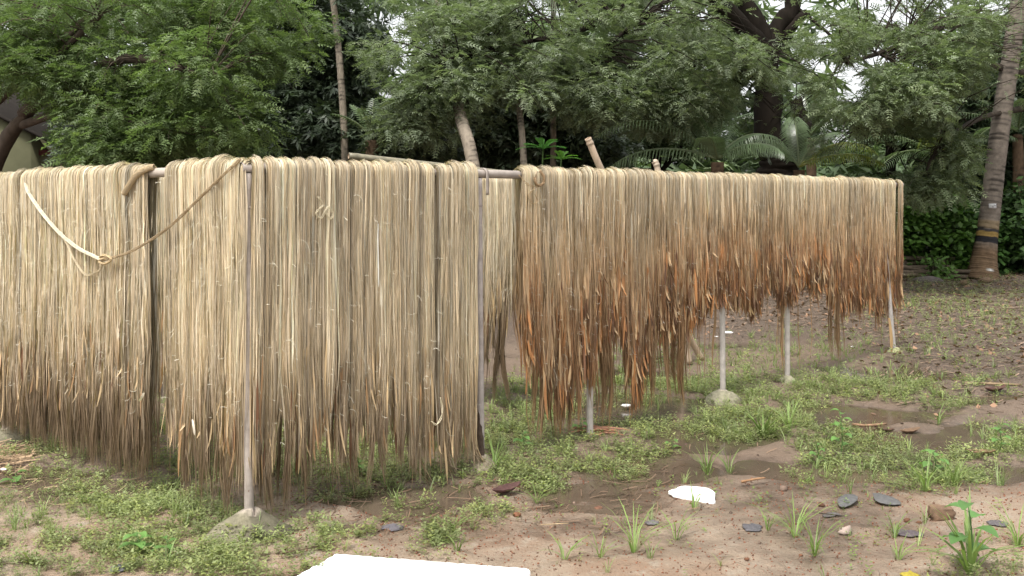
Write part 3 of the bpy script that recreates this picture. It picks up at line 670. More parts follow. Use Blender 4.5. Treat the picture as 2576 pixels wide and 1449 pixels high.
slab(xa, 19.4, xb, 20.4, zt + .002, zt + .11, .26, (.10, .03, .028), 'coping', M_WALL, wr)

# ------------------------------------------------------------------ log pile
root = None
for i in range(22):
    r = random.uniform(.035, .065); L = random.uniform(.9, 1.9); row_ = i % 5
    x = P(random.uniform(2235, 2370), 700, 20.6).x; z = .05 + row_ * .085; y = 20.6 + random.uniform(-.25, .5) + row_ * .06
    an = random.uniform(-.12, .12); sl_ = random.uniform(-.05, .05) - (.2 if i in (3, 9) else 0)
    p0 = np.array([x - L / 2 * math.cos(an), y - L / 2 * math.sin(an), z + sl_ * -L / 2]); p1 = np.array([x + L / 2 * math.cos(an), y + L / 2 * math.sin(an), z + sl_ * L / 2])
    for q in (p0, p1): q[2] = max(q[2], r * .8)
    V, Q, T = tube(bez([p0, (p0 + p1) / 2 + np.array([0, 0, random.uniform(-.03, .03)]), p1], 8), np.linspace(r, r * .75, 8), 9, .25, i); a_ = Acc()
    a_.add(V, Q, np.array([.13, .10, .07]) * random.uniform(.6, 1.3), T); o = a_.build('log', M_WOOD, smooth=False)
    tag(o, 'weathered brown log in the heap under the broadleaf bushes' if row_ < 4 else 'weathered brown log on top of the heap under the broadleaf bushes', 'log', 'logs heaped beside the tagged palm')
def rock(name, c, sx, sy, sz, col, label, cat='stone', mat=None, seed=0, group=None, nu=9, nv=14, parent=None, rough=.45):
    u = np.linspace(-math.pi / 2, math.pi / 2, nu); v = np.arange(nv) * 2 * math.pi / nv; V = []
    U, W = np.meshgrid(u, v, indexing='ij'); x = np.cos(U) * np.cos(W); y = np.cos(U) * np.sin(W); z = np.sin(U)
    r = 1 + rough * (vnoise(x * 2 + 7 + seed, y * 2 + z * 3, .8, seed) + .5 * vnoise(x * 2 + seed, z * 2 + y, .35, seed + 1) - .75)
    V = np.stack([c[0] + x * r * sx, c[1] + y * r * sy, c[2] + np.maximum(z * r, -.6) * sz], -1).reshape(-1, 3)
    k = np.arange(nu - 1)[:, None] * nv; j = np.arange(nv)[None]; j2 = (j + 1) % nv
    Q = np.stack([k + j, k + j2, k + nv + j2, k + nv + j], -1).reshape(-1, 4)
    a = Acc(); a.add(V, Q, np.array(col) * (.8 + .4 * vnoise(V[:, 0], V[:, 1] + V[:, 2], sx * .5, seed + 5))[:, None]); o = a.build(name, mat or M_STONE, parent, smooth=False)
    if label: tag(o, label, cat, group)
    return o
rock('stone', G(2335, 707, .05), .28, .15, .09, (.13, .11, .10), 'flat dark stone lying before the log pile', seed=3)
rock('coconut_husk', G(2478, 706, .05), .13, .09, .07, (.16, .11, .07), 'brown fallen husk against the palm foot', 'husk', seed=4)
rock('coconut_husk', G(2425, 712, .05), .09, .08, .06, (.14, .10, .06), 'fallen husk in front of the painted palm', 'husk', seed=6)

# ------------------------------------------------------------------ drying racks: rails, posts, footings
A0 = np.array([-1.31, 4.92]); A1 = np.array([4.30, 10.98]); ZR = 1.803
L0 = np.array([-1.335, 4.95]); L1 = np.array([(0 - CX) / F * 6.95, 6.95])
L1 = L0 + (L1 - L0) * 1.25
B0 = np.array([(1290 - CX) / F * 7.9, 7.9]); B1 = np.array([(-60 - CX) / F * 8.3, 8.3])
RAILS = {'R': (A0, A1, ZR, ZR + .002), 'L': (L0, L1, 1.80, 1.772), 'B': (B0, B1, 1.775, 1.815)}
def rail_s(key, px):
    a, b, _, _ = RAILS[key]; u = (b - a) / np.linalg.norm(b - a); k = (px - CX) / F
    return (k * a[1] - a[0]) / (u[0] - k * u[1])
def rail_pt(key, s):
    a, b, z0, z1 = RAILS[key]; L = np.linalg.norm(b - a); u = (b - a) / L
    return np.array([a[0] + u[0] * s, a[1] + u[1] * s, z0 + (z1 - z0) * s / L])
PIPE = (.33, .285, .25)
def pipe(name, pts, r, label, cat, parent=None, col=PIPE, n=18, K=24, hollow=True):
    p = bez(pts, K); V, Q, T = tube(p, r, n, caps=not hollow); a = Acc(); a.add(V, Q, col, T)
    if hollow:
        Vi, Qi, _ = tube(p, r * .82, n, caps=False); base = a.n; a.add(Vi, Qi[:, ::-1], np.array(col) * .6)
        for e, off in ((0, 0), (1, (K - 1) * n)):
            j = np.arange(n); j2 = (j + 1) % n; q = np.stack([off + j, base + off + j, base + off + j2, off + j2], -1)
            a.Q.append(q if e == 0 else q[:, ::-1])
    o = a.build(name, M_PIPE, parent, smooth=True)
    if label: tag(o, label, cat)
    return o
uR = (A1 - A0) / np.linalg.norm(A1 - A0); LR = np.linalg.norm(A1 - A0)
pipe('rack_rail', [rail_pt('R', -.035), rail_pt('R', LR)], .0265, 'long grey brown pipe running from the corner post towards the far rack end', 'pipe')
pipe('rack_rail', [rail_pt('L', .03), rail_pt('L', np.linalg.norm(L1 - L0))], .0265, 'grey pipe with a bare stretch beside the corner, running off past the shed side', 'pipe', col=(.36, .31, .26))
pipe('rack_rail', [rail_pt('B', -.06), rail_pt('B', np.linalg.norm(B1 - B0))], .024, 'rear pipe whose end shows in the opening beside the second post', 'pipe', col=(.40, .30, .24))
def post(key, px, label, foot, lean=(0, 0), r=.0235, hook=False, joint=True, rooted=True, col=PIPE, fseed=0, fcol=(.155, .14, .095), s=None):
    s = rail_s(key, px) if s is None else s; q = rail_pt(key, s); base = np.array([q[0] + lean[0], q[1] + lean[1], -.05]); top = np.array([q[0], q[1], q[2] - .027])
    root = empty('rack_post', (base[0], base[1], 0), label, 'post', 'pipe posts of the drying racks')
    pipe('pole', [base, top], r, None, None, root, col=col)
    if joint: pipe('joint_sleeve', [base + (top - base) * .905, base + (top - base) * .91], r * 1.12, None, None, root, col=np.array(col) * .8, K=3)
    if foot:
        fx, fy, fz = foot; K = 40; R_ = 15; V = []; cc = []
        for i in range(R_ + 1):
            f = i / R_
            for j in range(K):
                an = j * 2 * math.pi / K; rr = f * (1 + .22 * (float(vnoise(math.cos(an) * 1.5 + 4, math.sin(an) * 1.5 + fseed, .7, fseed)) - .5) * 2 * f)
                x = rr * fx * math.cos(an); y = rr * fy * math.sin(an); z = fz * (1 - f ** 1.35) + .016 * (float(vnoise(x * 20 + fseed, y * 20, 1.0, fseed)) - .5) + .010 * (float(vnoise(x * 60 + fseed, y * 60, 1.0, fseed + 1)) - .5) - .03 * (f > .99)
                crack = abs(x - .02 - .25 * y + .02 * math.sin(y * 60)) < .012 and y < 0.03 and fseed == 2
                V.append((base[0] + x, base[1] + y, z - (.03 if crack else 0))); k = 1.15 if (x < .02) else .72  # cracked footing: sunlit left lobe and shaded right lobe put into the colour
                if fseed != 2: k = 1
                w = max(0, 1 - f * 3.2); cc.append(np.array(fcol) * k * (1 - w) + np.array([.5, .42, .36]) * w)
        Qf = [(i * K + j, i * K + (j + 1) % K, (i + 1) * K + (j + 1) % K, (i + 1) * K + j) for i in range(R_) for j in range(K)]
        a = Acc(); a.add(V, Qf, np.array(cc)); a.build('footing', M_CONC, root, smooth=True)
    return root, q
pa, qa = post('R', 617, 'near corner post standing on a cracked stone footing', (.215, .17, .125), lean=(.012, 0), fseed=2, s=0.0)
pb, qb = post('R', 1203, 'second post with a bent hook on top and mud on its foot', (.12, .12, .09), lean=(.017, 0), col=(.37, .325, .30), fseed=5, fcol=(.2, .17, .12))
# bent strap hook on the second post
hk = Acc(); cen = qb + np.array([uR[0], uR[1], 0]) * .045; n1v = np.array([uR[1], -uR[0], 0])
pts = [cen + n1v * (.034 * math.sin(t_)) + np.array([0, 0, .034 * math.cos(t_)]) for t_ in np.linspace(-1.9, 1.57, 12)] + [cen + n1v * .036 + np.array([0, 0, -z_]) for z_ in (.04, .08, .11, .13)]
pts = np.array(pts); tt_, _, _ = frames(pts); ww = np.array([uR[0], uR[1], 0]) * .011; nn = np.cross(tt_, np.array([uR[0], uR[1], 0])); nn /= np.linalg.norm(nn, axis=1, keepdims=True)
Vh = np.concatenate([np.stack([p_ - ww - q_ * .003, p_ + ww - q_ * .003, p_ + ww + q_ * .003, p_ - ww + q_ * .003]) for p_, q_ in zip(pts, nn)])
Qh = [(4 * i + j, 4 * i + (j + 1) % 4, 4 * i + 4 + (j + 1) % 4, 4 * i + 4 + j) for i in range(len(pts) - 1) for j in range(4)] + [(0, 3, 2, 1), (4 * len(pts) - 4, 4 * len(pts) - 3, 4 * len(pts) - 2, 4 * len(pts) - 1)]
hk.add(Vh, Qh, np.array(PIPE) * .95); hk.build('hook', M_PIPE, pb, smooth=False)
mud = Acc(); p = np.array([[pb.location.x - .004, pb.location.y - .004, z] for z in np.linspace(.03, .36, 12)]); V, Q, T = tube(p, np.linspace(.031, .018, 12), 12, .35, 3); V[:, 0] -= .004
mud.add(V, Q, (.085, .06, .045), T); mud.build('mud_crust', M_CONC, pb, smooth=True)
post('R', 1484, 'third post rising from reddish fallen fibre by the weed mat', (.05, .05, .03), fseed=7, lean=(.0, 0), col=(.42, .38, .34))
post('R', 1815, 'fourth post on a broad domed concrete footing', (.15, .13, .09), fseed=8, lean=(.012, 0), col=(.42, .38, .34), fcol=(.22, .205, .14))
post('R', 1979, 'fifth post on a small round concrete footing among weeds', (.085, .085, .07), fseed=9, lean=(.008, 0), col=(.42, .38, .34), fcol=(.22, .205, .14))
post('R', 2212, 'far end post leaning outwards below the last hank', (.09, .09, .08), fseed=10, lean=(.20, .10), col=(.40, .37, .34), fcol=(.30, .30, .16))
post('L', 0, 'post hidden behind the fibre curtain near the frame edge', (.12, .12, .08), fseed=11, s=2.9)
post('B', 0, 'rear rack post hidden behind the near fibre', (.1, .1, .07), fseed=12, s=.6)
post('B', 0, 'rear rack post far behind the shed side curtain', (.1, .1, .07), fseed=13, s=3.4)

# ------------------------------------------------------------------ bamboo
def bamboo(pts, r, label, col=(.42, .32, .22), seg=.32, K=60):
    p = bez(pts, K); L = np.concatenate([[0], np.cumsum(np.linalg.norm(np.diff(p, axis=0), axis=1))]); ph = np.abs(((L / seg + .35) % 1) - .5) * seg
    rr = r * (1 + .16 * np.exp(-(ph / .012) ** 2) - .06 * np.exp(-((ph - .02) / .01) ** 2)); n = 14
    V, Q, T = tube(p, rr, n, caps=False); c = np.ones((K, n, 3)) * np.array(col) * (.85 + .3 * vnoise(L, L * 0, .08, 3))[:, None, None]; c *= (1 - .45 * np.exp(-(ph / .008) ** 2))[:, None, None]
    a = Acc(); a.add(V, Q, c.reshape(-1, 3)); Vi, Qi, _ = tube(p, r * .8, n, caps=False); base = a.n; a.add(Vi, Qi[:, ::-1], (.3, .2, .12))
    for e, off in ((0, 0), (1, (K - 1) * n)):
        j = np.arange(n); j2 = (j + 1) % n; q = np.stack([off + j, base + off + j, base + off + j2, off + j2], -1); a.Q.append(q if e == 0 else q[:, ::-1])
    return tag(a.build('bamboo_pole', M_BAMBOO, smooth=True), label, 'bamboo pole')
bamboo(V3((877, 392, 8.6), (1075, 414, 8.9), (1300, 438, 9.2), (1700, 462, 9.6)), .029, 'mossy bamboo pole sloping down behind the corner fibres', (.20, .18, .12), .45)
bamboo(V3((1330, 433, 9.0), (1700, 440, 9.8), (2020, 449, 10.8), (2230, 462, 11.6)), .024, 'pale green bamboo pole lying level just behind the long curtain', (.30, .31, .22), .5, 80)
bamboo(V3((1479, 348, 9.3), (1515, 432, 9.4), (1600, 600, 9.7), (1765, 905, 10.2)), .032, 'leaning tan bamboo stub sticking up above the curtain beside the palm fronds', (.50, .38, .27), .34, 90)
bamboo(V3((1646, 406, 9.9), (1655, 432, 9.9), (1690, 640, 9.95), (1735, 915, 9.95)), .030, 'short worn bamboo stub barely rising above the curtain', (.42, .33, .24), .34, 90)

# ------------------------------------------------------------------ hanging fibre
CREAM = np.array([.79, .675, .51]); TAN = np.array([.52, .385, .235]); GREY = np.array([.42, .32, .21]); RUST = np.array([.46, .215, .085]); DARK = np.array([.115, .055, .028]); PALE = np.array([.82, .76, .62])
def ribbon(acc, Pts, Wv, col):
    """Pts (N,K,3) centre lines, Wv (N,K,3) half-width vectors, col (N,K,3)"""
    Nn, K, _ = Pts.shape
    V = np.stack([Pts - Wv, Pts + Wv], 2).reshape(-1, 3); Cc = np.repeat(col.reshape(Nn * K, 3), 2, 0)
    b = (np.arange(Nn) * K * 2)[:, None]; k = (np.arange(K - 1) * 2)[None]
    q = b + k; acc.add(V, np.stack([q, q + 1, q + 3, q + 2], -1).reshape(-1, 4), Cc)
def interp(x, pts): return np.interp(x, [p[0] for p in pts], [p[1] for p in pts])
HEM = {  # lower edge of the thick fibre by frame column
    'L': [(-200, 960), (0, 960), (60, 985), (120, 950), (200, 985), (300, 975), (345, 1020), (385, 990), (425, 1000), (440, 1060), (480, 1100), (520, 1060), (600, 1130), (615, 1120)],
    'R': [(630, 1130), (660, 1180), (700, 1100), (760, 1090), (820, 1095), (880, 1070), (935, 1090), (990, 1060), (1040, 1140), (1070, 1090), (1110, 1130), (1150, 1080), (1195, 1110),
          (1290, 860), (1320, 900), (1350, 985), (1400, 1020), (1440, 1000), (1500, 900), (1540, 870), (1580, 990), (1602, 1020), (1630, 890), (1680, 860), (1740, 840), (1790, 780), (1850, 790), (1905, 820), (1920, 745), (1990, 770), (2040, 745), (2100, 770), (2150, 765), (2230, 800), (2275, 720)],
    'B': [(-200, 900), (0, 900), (1215, 840), (1290, 830)]}
def hank(key, s0, w, side_front=1, dens=1.0, red=0.0, strag=.15, label='', group='', back=True, grey=0.0, hemadd=0.0, tidy=1.0, wild=1.0, name='fibre_hank'):
    a, b, z0, z1 = RAILS[key]; u = (b - a) / np.linalg.norm(b - a); u3 = np.array([u[0], u[1], 0]); n3 = np.array([u[1], -u[0], 0])
    if n3[1] > 0: n3 = -n3
    c0 = rail_pt(key, s0); d = c0[1]
    px = CX + c0[0] * F / d; hy = interp(px, HEM[key]) + hemadd + (25 if key == 'L' else 42 if px < 1250 else -12) + random.uniform(-18, 18); hem = c0[2] - (CAMZ - (hy - HY) * d / F)
    root = empty(name, (c0[0], c0[1], 0), label, 'fibre hank', group)
    acc = Acc(); bulge = random.uniform(.02, .042); hank_tint = random.uniform(.88, 1.1); hank_red = np.clip(red + random.uniform(-.15, .2), 0, 1) if red > 0 else max(0, random.uniform(-.25, .12))
    sway = random.uniform(-.03, .03) * tidy; nb = random.choice([1, 2, 2, 3]); wc = [random.uniform(-.8, .8) for _ in range(nb)]
    nt_ = max(2, int(w / .034)); tcn = np.sort(rng.uniform(-.9, .9, nt_)); tln = rng.normal(size=nt_) * (.045 + .025 * min(red, 1)); tlong = rng.random(nt_) < strag * 2.6; nl = max(5, int(w / .010)); lc = np.sort(rng.uniform(-1, 1, nl)); llay = rng.uniform(0, .6, nl); ltn = rng.uniform(.66, 1.2, nl); ti = np.argmin(np.abs(lc[:, None] - tcn[None]), 1); llen = rng.normal(size=nl) * .03 + tln[ti]; lwa = rng.uniform(.001, .009, nl) * wild; lwf = rng.uniform(4, 11, nl); lwp = rng.uniform(0, 6.28, nl)
    for side, share in ((1, 1.0), (-1, .3 if back else 0)):
        Nn = int(dens * 1330 * .84 * w * share)
        if Nn < 3: continue
        for kind in ('tape', 'strand', 'hair'):
            n = {'tape': int(Nn * .26), 'strand': Nn, 'hair': int(Nn * .28)}[kind]
            if n < 1: continue
            uu = rng.uniform(-1, 1, n); lay = {'tape': rng.uniform(0, .95, n) ** 1.5, 'strand': rng.uniform(.1, 1, n), 'hair': rng.uniform(.8, 1.25, n)}[kind]
            if kind == 'strand' and n > 8:                     # strands gather in small locks
                k = rng.integers(0, nl, n); uu = lc[k] * .86 + uu * .14 + rng.normal(size=n) * .04; lay = np.clip(lay * .5 + llay[k], 0, 1.15)
                lt = ltn[k]; ll_ = llen[k] 
            else: k = rng.integers(0, nl, n); lt = .8 + .2 * ltn[k]; ll_ = llen[k] + rng.normal(size=n) * .03
            # length
            tot = c0[2]
            Ln = hem * (1 + ll_ + rng.normal(size=n) * .035)
            if kind == 'tape': Ln = hem * (1 + ll_) * rng.uniform(.88, 1.06, n)
            if side < 0: Ln = Ln * rng.uniform(.82, 1.0)
            tk = ti[k]; isS = rng.random(n) < np.where(tlong[tk], .55, strag * .18) * (1 if kind != 'tape' else .12)
            Ln = np.where(isS, np.minimum(hem + (tot - hem) * rng.uniform(.35, 1.12, n) ** .7, tot + .1), Ln)
            if red and kind == 'strand': cut = (rng.random(n) < .25) & ~isS; Ln = np.where(cut, Ln * rng.uniform(.6, 1, n), Ln)
            K1 = 3; K2 = 9 if kind == 'strand' else 8
            r = .0275 + .004 + bulge * np.sqrt(np.clip(1 - (uu * .93) ** 2, 0, 1)) * lay
            arc = r * math.pi / 2
            tt = np.concatenate([np.linspace(0, 1, K1, endpoint=False)[None] * arc[:, None], arc[:, None] + (Ln - arc)[:, None] * (np.linspace(0, 1, K2) ** .95)[None]], 1)
            th = np.clip(tt / arc[:, None], 0, 1) * math.pi / 2
            out_ = r[:, None] * np.sin(th); zz = c0[2] + r[:, None] * np.cos(th) - np.maximum(tt - arc[:, None], 0)
            f = tt / hem; fl = np.maximum(tt - arc[:, None], 0)
            relax = sstep(.0, .5, fl); out_ = out_ * (1 - relax * .45) + (.008 + .022 * lay)[:, None] * relax * .5
            ph1 = rng.uniform(0, 6.28, (n, 1)); fr = rng.uniform(3, 9, (n, 1)); amp = rng.uniform(.001, .006, (n, 1)) * wild * (1.8 if kind == 'hair' else 1)
            lat = uu[:, None] * w / 2 * (1 + .06 * f) + amp * np.sin(fr * tt + ph1) * np.clip(fl * 4, 0, 1) + sway * f * f * .5
            lat = lat + (rng.normal(size=(n, 1)) * np.where(rng.random((n, 1)) < .08, .035, .007) * f) * wild + (lwa[k][:, None] * np.sin(lwf[k][:, None] * tt + lwp[k][:, None])) * np.clip(fl * 4, 0, 1)
            out_ = out_ + (lwa[k][:, None] * np.cos(lwf[k][:, None] * 1.2 * tt + lwp[k][:, None])) * np.clip(fl * 4, 0, 1)
            out_ = out_ + amp * .9 * np.cos(fr * 1.3 * tt + ph1 * 2) * np.clip(fl * 4, 0, 1) + (rng.normal(size=(n, 1)) * .006) * f
            tcv = sstep(hem * .70, hem * 1.02, tt) * .55; lat = lat * (1 - tcv) + (tcn[tk][:, None] * w / 2 + lat * .15) * tcv
            wi = (tcn[tk] + rng.normal(size=n) * .04)[:, None] * w / 2; cv = sstep(hem * .8, hem + (tot - hem) * .75, tt) * isS[:, None] * .93
            lat = lat * (1 - cv) + (wi + rng.normal(size=(n, 1)) * .01 + .05 * np.sin(tt * 5 + wi * 90) * cv) * cv
            lowz = .012 + rng.random((n, 1)) * .012; exc = np.maximum(lowz - zz, 0); zz = np.maximum(zz, lowz); lat = lat + exc * .6 * np.sign(wi + .01); out_ = out_ + exc * .5
            Pt = c0 + u3 * lat[..., None] + n3 * (out_ * side)[..., None]; Pt[..., 2] = zz
            # width
            wd = {'tape': rng.uniform(.003, .0075, n), 'strand': rng.uniform(.0010, .0033, n), 'hair': rng.uniform(.0005, .0010, n)}[kind] * (1 + .04 * (d - 5))
            if red and kind == 'tape': wd = wd * 1.1
            tw = rng.uniform(-.9, .9, (n, 1)) + rng.uniform(-1.6, 1.6, (n, 1)) * f
            taper = np.clip((Ln[:, None] - tt) / (.05 if kind == 'tape' else .10), .12, 1) * np.where(isS[:, None] & (tt > hem * .85), 1.05, 1)
            Wv = (u3 * np.cos(tw)[..., None] + n3 * np.sin(tw)[..., None]) * (wd[:, None] * taper)[..., None]
            # colour
            m1 = rng.random((n, 1, 1)); tone = (np.where(rng.random(n) < .14, rng.uniform(.38, .65, n), rng.uniform(.74, 1.28, n)) * lt * hank_tint)[:, None, None]  # some strands dyed darker at random, imitating the shadowed gaps between fibres
            pale = rng.random((n, 1, 1)) < .15
            base = np.where(pale, PALE, CREAM * (1 - m1 * .75) + TAN * m1 * .75)
            ff = f[..., None]
            colr = base * (1 - .0) + 0 * ff
            k = (sstep(.3, 1.0, ff + (m1 - .5) * .3) * .5 if red == 0 else sstep(.03, .5, ff + (m1 - .5) * .3) * .7); TN = TAN if red == 0 else np.array([.58, .41, .235]); colr = colr * (1 - k) + (TN * (1 - grey) + GREY * grey) * k
            rk = sstep(.22, .98, ff + (rng.random((n, 1, 1)) - .5) * .7) * min(1, hank_red * 1.7) * (1.0 if kind == 'tape' else .85) * rng.uniform(.4, 1, (n, 1, 1)); colr = colr * (1 - rk) + RUST * rng.uniform(.7, 1.25, (n, 1, 1)) * rk
            dk = sstep(.80 - .16 * hank_red, 1.06 - .06 * min(1, hank_red), ff + (rng.random((n, 1, 1)) - .5) * .35) * rng.uniform(.25, .95 if red else .8, (n, 1, 1)); colr = colr * (1 - dk) + DARK * rng.uniform(.8, 1.6, (n, 1, 1)) * dk
            colr = colr * tone
            if red:
                sx = s0 + lat; pn = vnoise(sx, zz, .10, 71) * .6 + vnoise(sx * 2.2, zz, .07, 72) * .4
                pd = (sstep(.5, .68, pn) * sstep(.45, .85, f) * min(1, hank_red * 1.3))[..., None] * rng.uniform(.5, 1, (n, 1, 1)); colr = colr * (1 - pd) + DARK * 1.1 * pd
                po = (sstep(.55, .7, vnoise(sx, zz, .13, 73)) * sstep(.35, .8, f) * .75 * hank_red)[..., None] * rng.uniform(.3, 1, (n, 1, 1)); colr = colr * (1 - po) + RUST * 1.1 * po
            if kind == 'tape': colr = colr * .92
            ws = (isS[:, None, None] * sstep(hem * .95, hem * 1.1, tt)[..., None]) * .75; colr = colr * (1 - ws) + ((np.array([.25, .17, .10]) if red == 0 else np.array([.36, .23, .12])) * (1 - m1 * .7)) * ws
            ribbon(acc, Pt, Wv, np.clip(colr, .005, .9))
    # flat strips of bark skin hanging among the strands
    nsl = int((75 if red else 16) * w / .12)
    if nsl and d < 12:
        K = 6; q = np.linspace(0, 1, K)[None]; tb = nt_ and rng.integers(0, nt_, nsl); x0_ = tcn[tb] * w / 2 + rng.normal(size=nsl) * .014
        st_ = hem * (rng.uniform(.45, .92, nsl) if red else rng.uniform(.6, .95, nsl)); en = np.minimum(st_ + hem * rng.uniform(.08, .3, nsl), hem * (1.02 + tln[tb] + rng.normal(size=nsl) * .03)); en = np.maximum(en, st_ + .05)
        tz = st_[:, None] + (en - st_)[:, None] * q; ou = (.022 + .035 * rng.random((nsl, 1))) + .012 * np.sin(tz * 9 + 40 * rng.random((nsl, 1))) + .02 * (q ** 3) * rng.normal(size=(nsl, 1))
        lt_ = x0_[:, None] + .008 * np.sin(tz * 7 + 6 * rng.random((nsl, 1))) + rng.normal(size=(nsl, 1)) * .012 * q
        Pt = c0 + u3 * lt_[..., None] + n3 * ou[..., None]; Pt[..., 2] = c0[2] - tz
        tw = rng.uniform(-.8, .8, (nsl, 1)) + rng.uniform(-1.2, 1.2, (nsl, 1)) * q; wd = rng.uniform(.004, .0105, (nsl, 1)) * (1 if red else .7) * np.array([.25, .8, 1, 1, .85, .3])[None]
        Wv = (u3 * np.cos(tw)[..., None] + n3 * np.sin(tw)[..., None]) * wd[..., None]
        hue = rng.random((nsl, 1, 1)); cb = np.where(hue < .45, np.array([.50, .34, .19]), np.where(hue < .75, RUST * (1 if red else .9), DARK * 1.4)) if red else np.where(hue < .6, np.array([.58, .42, .24]), np.where(hue < .85, np.array([.40, .24, .12]), DARK * 1.5))
        cc = cb * rng.uniform(.7, 1.2, (nsl, 1, 1)) * (1 - .35 * q[..., None] * rng.random((nsl, 1, 1))) ; ribbon(acc, Pt, Wv, cc)
    o = acc.build('strands', M_FIBRE, root); o['kind'] = 'stuff'
    # loose curls standing off the face
    nc = int(26 * w / .12 * wild * min(1, 7.5 / d) * (1 - .4 * red)); 
    if nc:
        K = 9; t_ = np.linspace(0, 1, K)[None]; cz = c0[2] - rng.random((nc, 1)) ** .9 * hem * .92; R0 = .006 + .045 * rng.random((nc, 1)) ** 1.8; sp = rng.uniform(.8, 5, (nc, 1)) * np.where(rng.random((nc, 1)) < .5, 1, -1); p0 = rng.uniform(0, 6.28, (nc, 1))
        lat = rng.uniform(-1, 1, (nc, 1)) * w * .55 + R0 * np.cos(p0 + sp * t_) ; zc_ = cz + R0 * np.sin(p0 + sp * t_) * 1.3 - .05 * t_ * rng.uniform(0, 1, (nc, 1)); ou = .05 + .02 * rng.random((nc, 1)) + .012 * np.sin(p0 + 4 * t_) + bulge * .4 * (cz > c0[2] - .4)
        Pt = c0 + u3 * lat[..., None] + n3 * ou[..., None]; Pt[..., 2] = zc_
        Wv = (u3 * .6 + np.array([0, 0, .6])) * np.ones((nc, K, 1)) * rng.uniform(.0005, .0013, (nc, 1, 1))
        cc = (PALE * (1 - rng.random((nc, 1, 1)) * .35)) * np.ones((nc, K, 1)) * (1 - red * .35)
        a2 = Acc(); ribbon(a2, Pt, Wv, cc); q = a2.build('stray_curls', M_FIBRE, root); q['kind'] = 'stuff'
    return root
ORD = ['first', 'second', 'third', 'fourth', 'fifth', 'sixth', 'seventh', 'eighth', 'ninth', 'tenth', 'eleventh', 'twelfth', 'thirteenth', 'fourteenth', 'fifteenth', 'sixteenth', 'seventeenth', 'eighteenth', 'nineteenth', 'twentieth']
def ordn(i):
    if i < 20: return ORD[i]
    tens = {2: 'twenty', 3: 'thirty', 4: 'forty', 5: 'fifty'}[(i + 1) // 10]; u_ = (i + 1) % 10
    return tens + ('-' + ORD[u_ - 1] if u_ else '').replace('--', '-') if u_ else {2: 'twentieth', 3: 'thirtieth', 4: 'fortieth', 5: 'fiftieth'}[(i + 1) // 10]
GH = 'hanks of fibre drying over the pipes'
# corner to second post
bnd = [624, 664, 703, 742, 778, 812, 846, 884, 915, 943, 985, 1022, 1062, 1100, 1132, 1165, 1199]
for i in range(len(bnd) - 1):
    sh_ = 12 * sstep(624, 700, bnd[i]); sa, sb = rail_s('R', bnd[i] + 2 - sh_), rail_s('R', bnd[i + 1] - 12 - (6 if bnd[i + 1] in (943, 1100, 846) else 0))
    hank('R', (sa + sb) / 2, (sb - sa) * 1.02, dens=1.9, strag=.16, label=f'cream fibre hank, {ordn(i)} of the row from the corner post to the hooked post', group=GH)
# second post to far end
s = rail_s('R', 1303); i = 0; send = rail_s('R', 2238)
while s < send:
    w = random.uniform(.11, .17); w = min(w, send - s + .02); px = CX + rail_pt('R', s)[0] * F / rail_pt('R', s)[1]
    red = interp(px, [(1300, .35), (1450, .6), (1600, .75), (1900, .75), (2230, .6)])
    hank('R', s + w / 2, w * 1.04, dens=1.55, red=red, strag=float(interp(px, [(1300, .06), (1680, .045), (1760, .014)])), label=f'rust tipped brown fibre hank, {ordn(i)} counting from the bare pipe by the hooked post', group=GH, wild=1.7)
    s += w + (.02 if random.random() < .08 else 0); i += 1
HEMSAVE = HEM['R']
hank('R', rail_s('R', 2256), .10, dens=1.3, red=.7, strag=.06, label='narrow dark tipped hank hanging last on the far pipe end', group=GH)
# left curtain
bnd = [629, 588, 545, 508, 470, 434]
for i in range(len(bnd) - 1):
    sa, sb = rail_s('L', bnd[i]), rail_s('L', bnd[i + 1]); hank('L', (sa + sb) / 2, abs(sb - sa) * 1.03, dens=2.0, strag=.16, grey=.3, label=f'straw coloured hank, {ordn(i)} on the shed side of the corner post before the bare pipe', group=GH)
s = rail_s('L', 383); i = 0; send = np.linalg.norm(L1 - L0) - .05
while s < send:
    w = random.uniform(.10, .16); hank('L', s + w / 2, w * 1.03, dens=1.8, strag=.42, grey=.55, label=f'greyish cream hank trailing to the ground, {ordn(i)} past the bare pipe towards the shed', group=GH, wild=1.3)
    s += w; i += 1
# rear rack
for i, px in enumerate([1276, 1254, 1232, 1205, 1178]):
    s = rail_s('B', px); hank('B', s + .0, .085, dens=1.6, strag=.3, grey=.4, label=f'pale rear hank, {ordn(i)} from the rear pipe end beside the second post', group=GH, wild=1.2)
s = rail_s('B', 1160); i = 0
while s < np.linalg.norm(B1 - B0) - .05:
    w = .2; hank('B', s + w / 2, w, dens=.4, strag=.2, grey=.4, label='rear hank almost wholly hidden behind the near curtain', group='hidden hanks on the rear pipe', wild=.4); s += w; i += 1

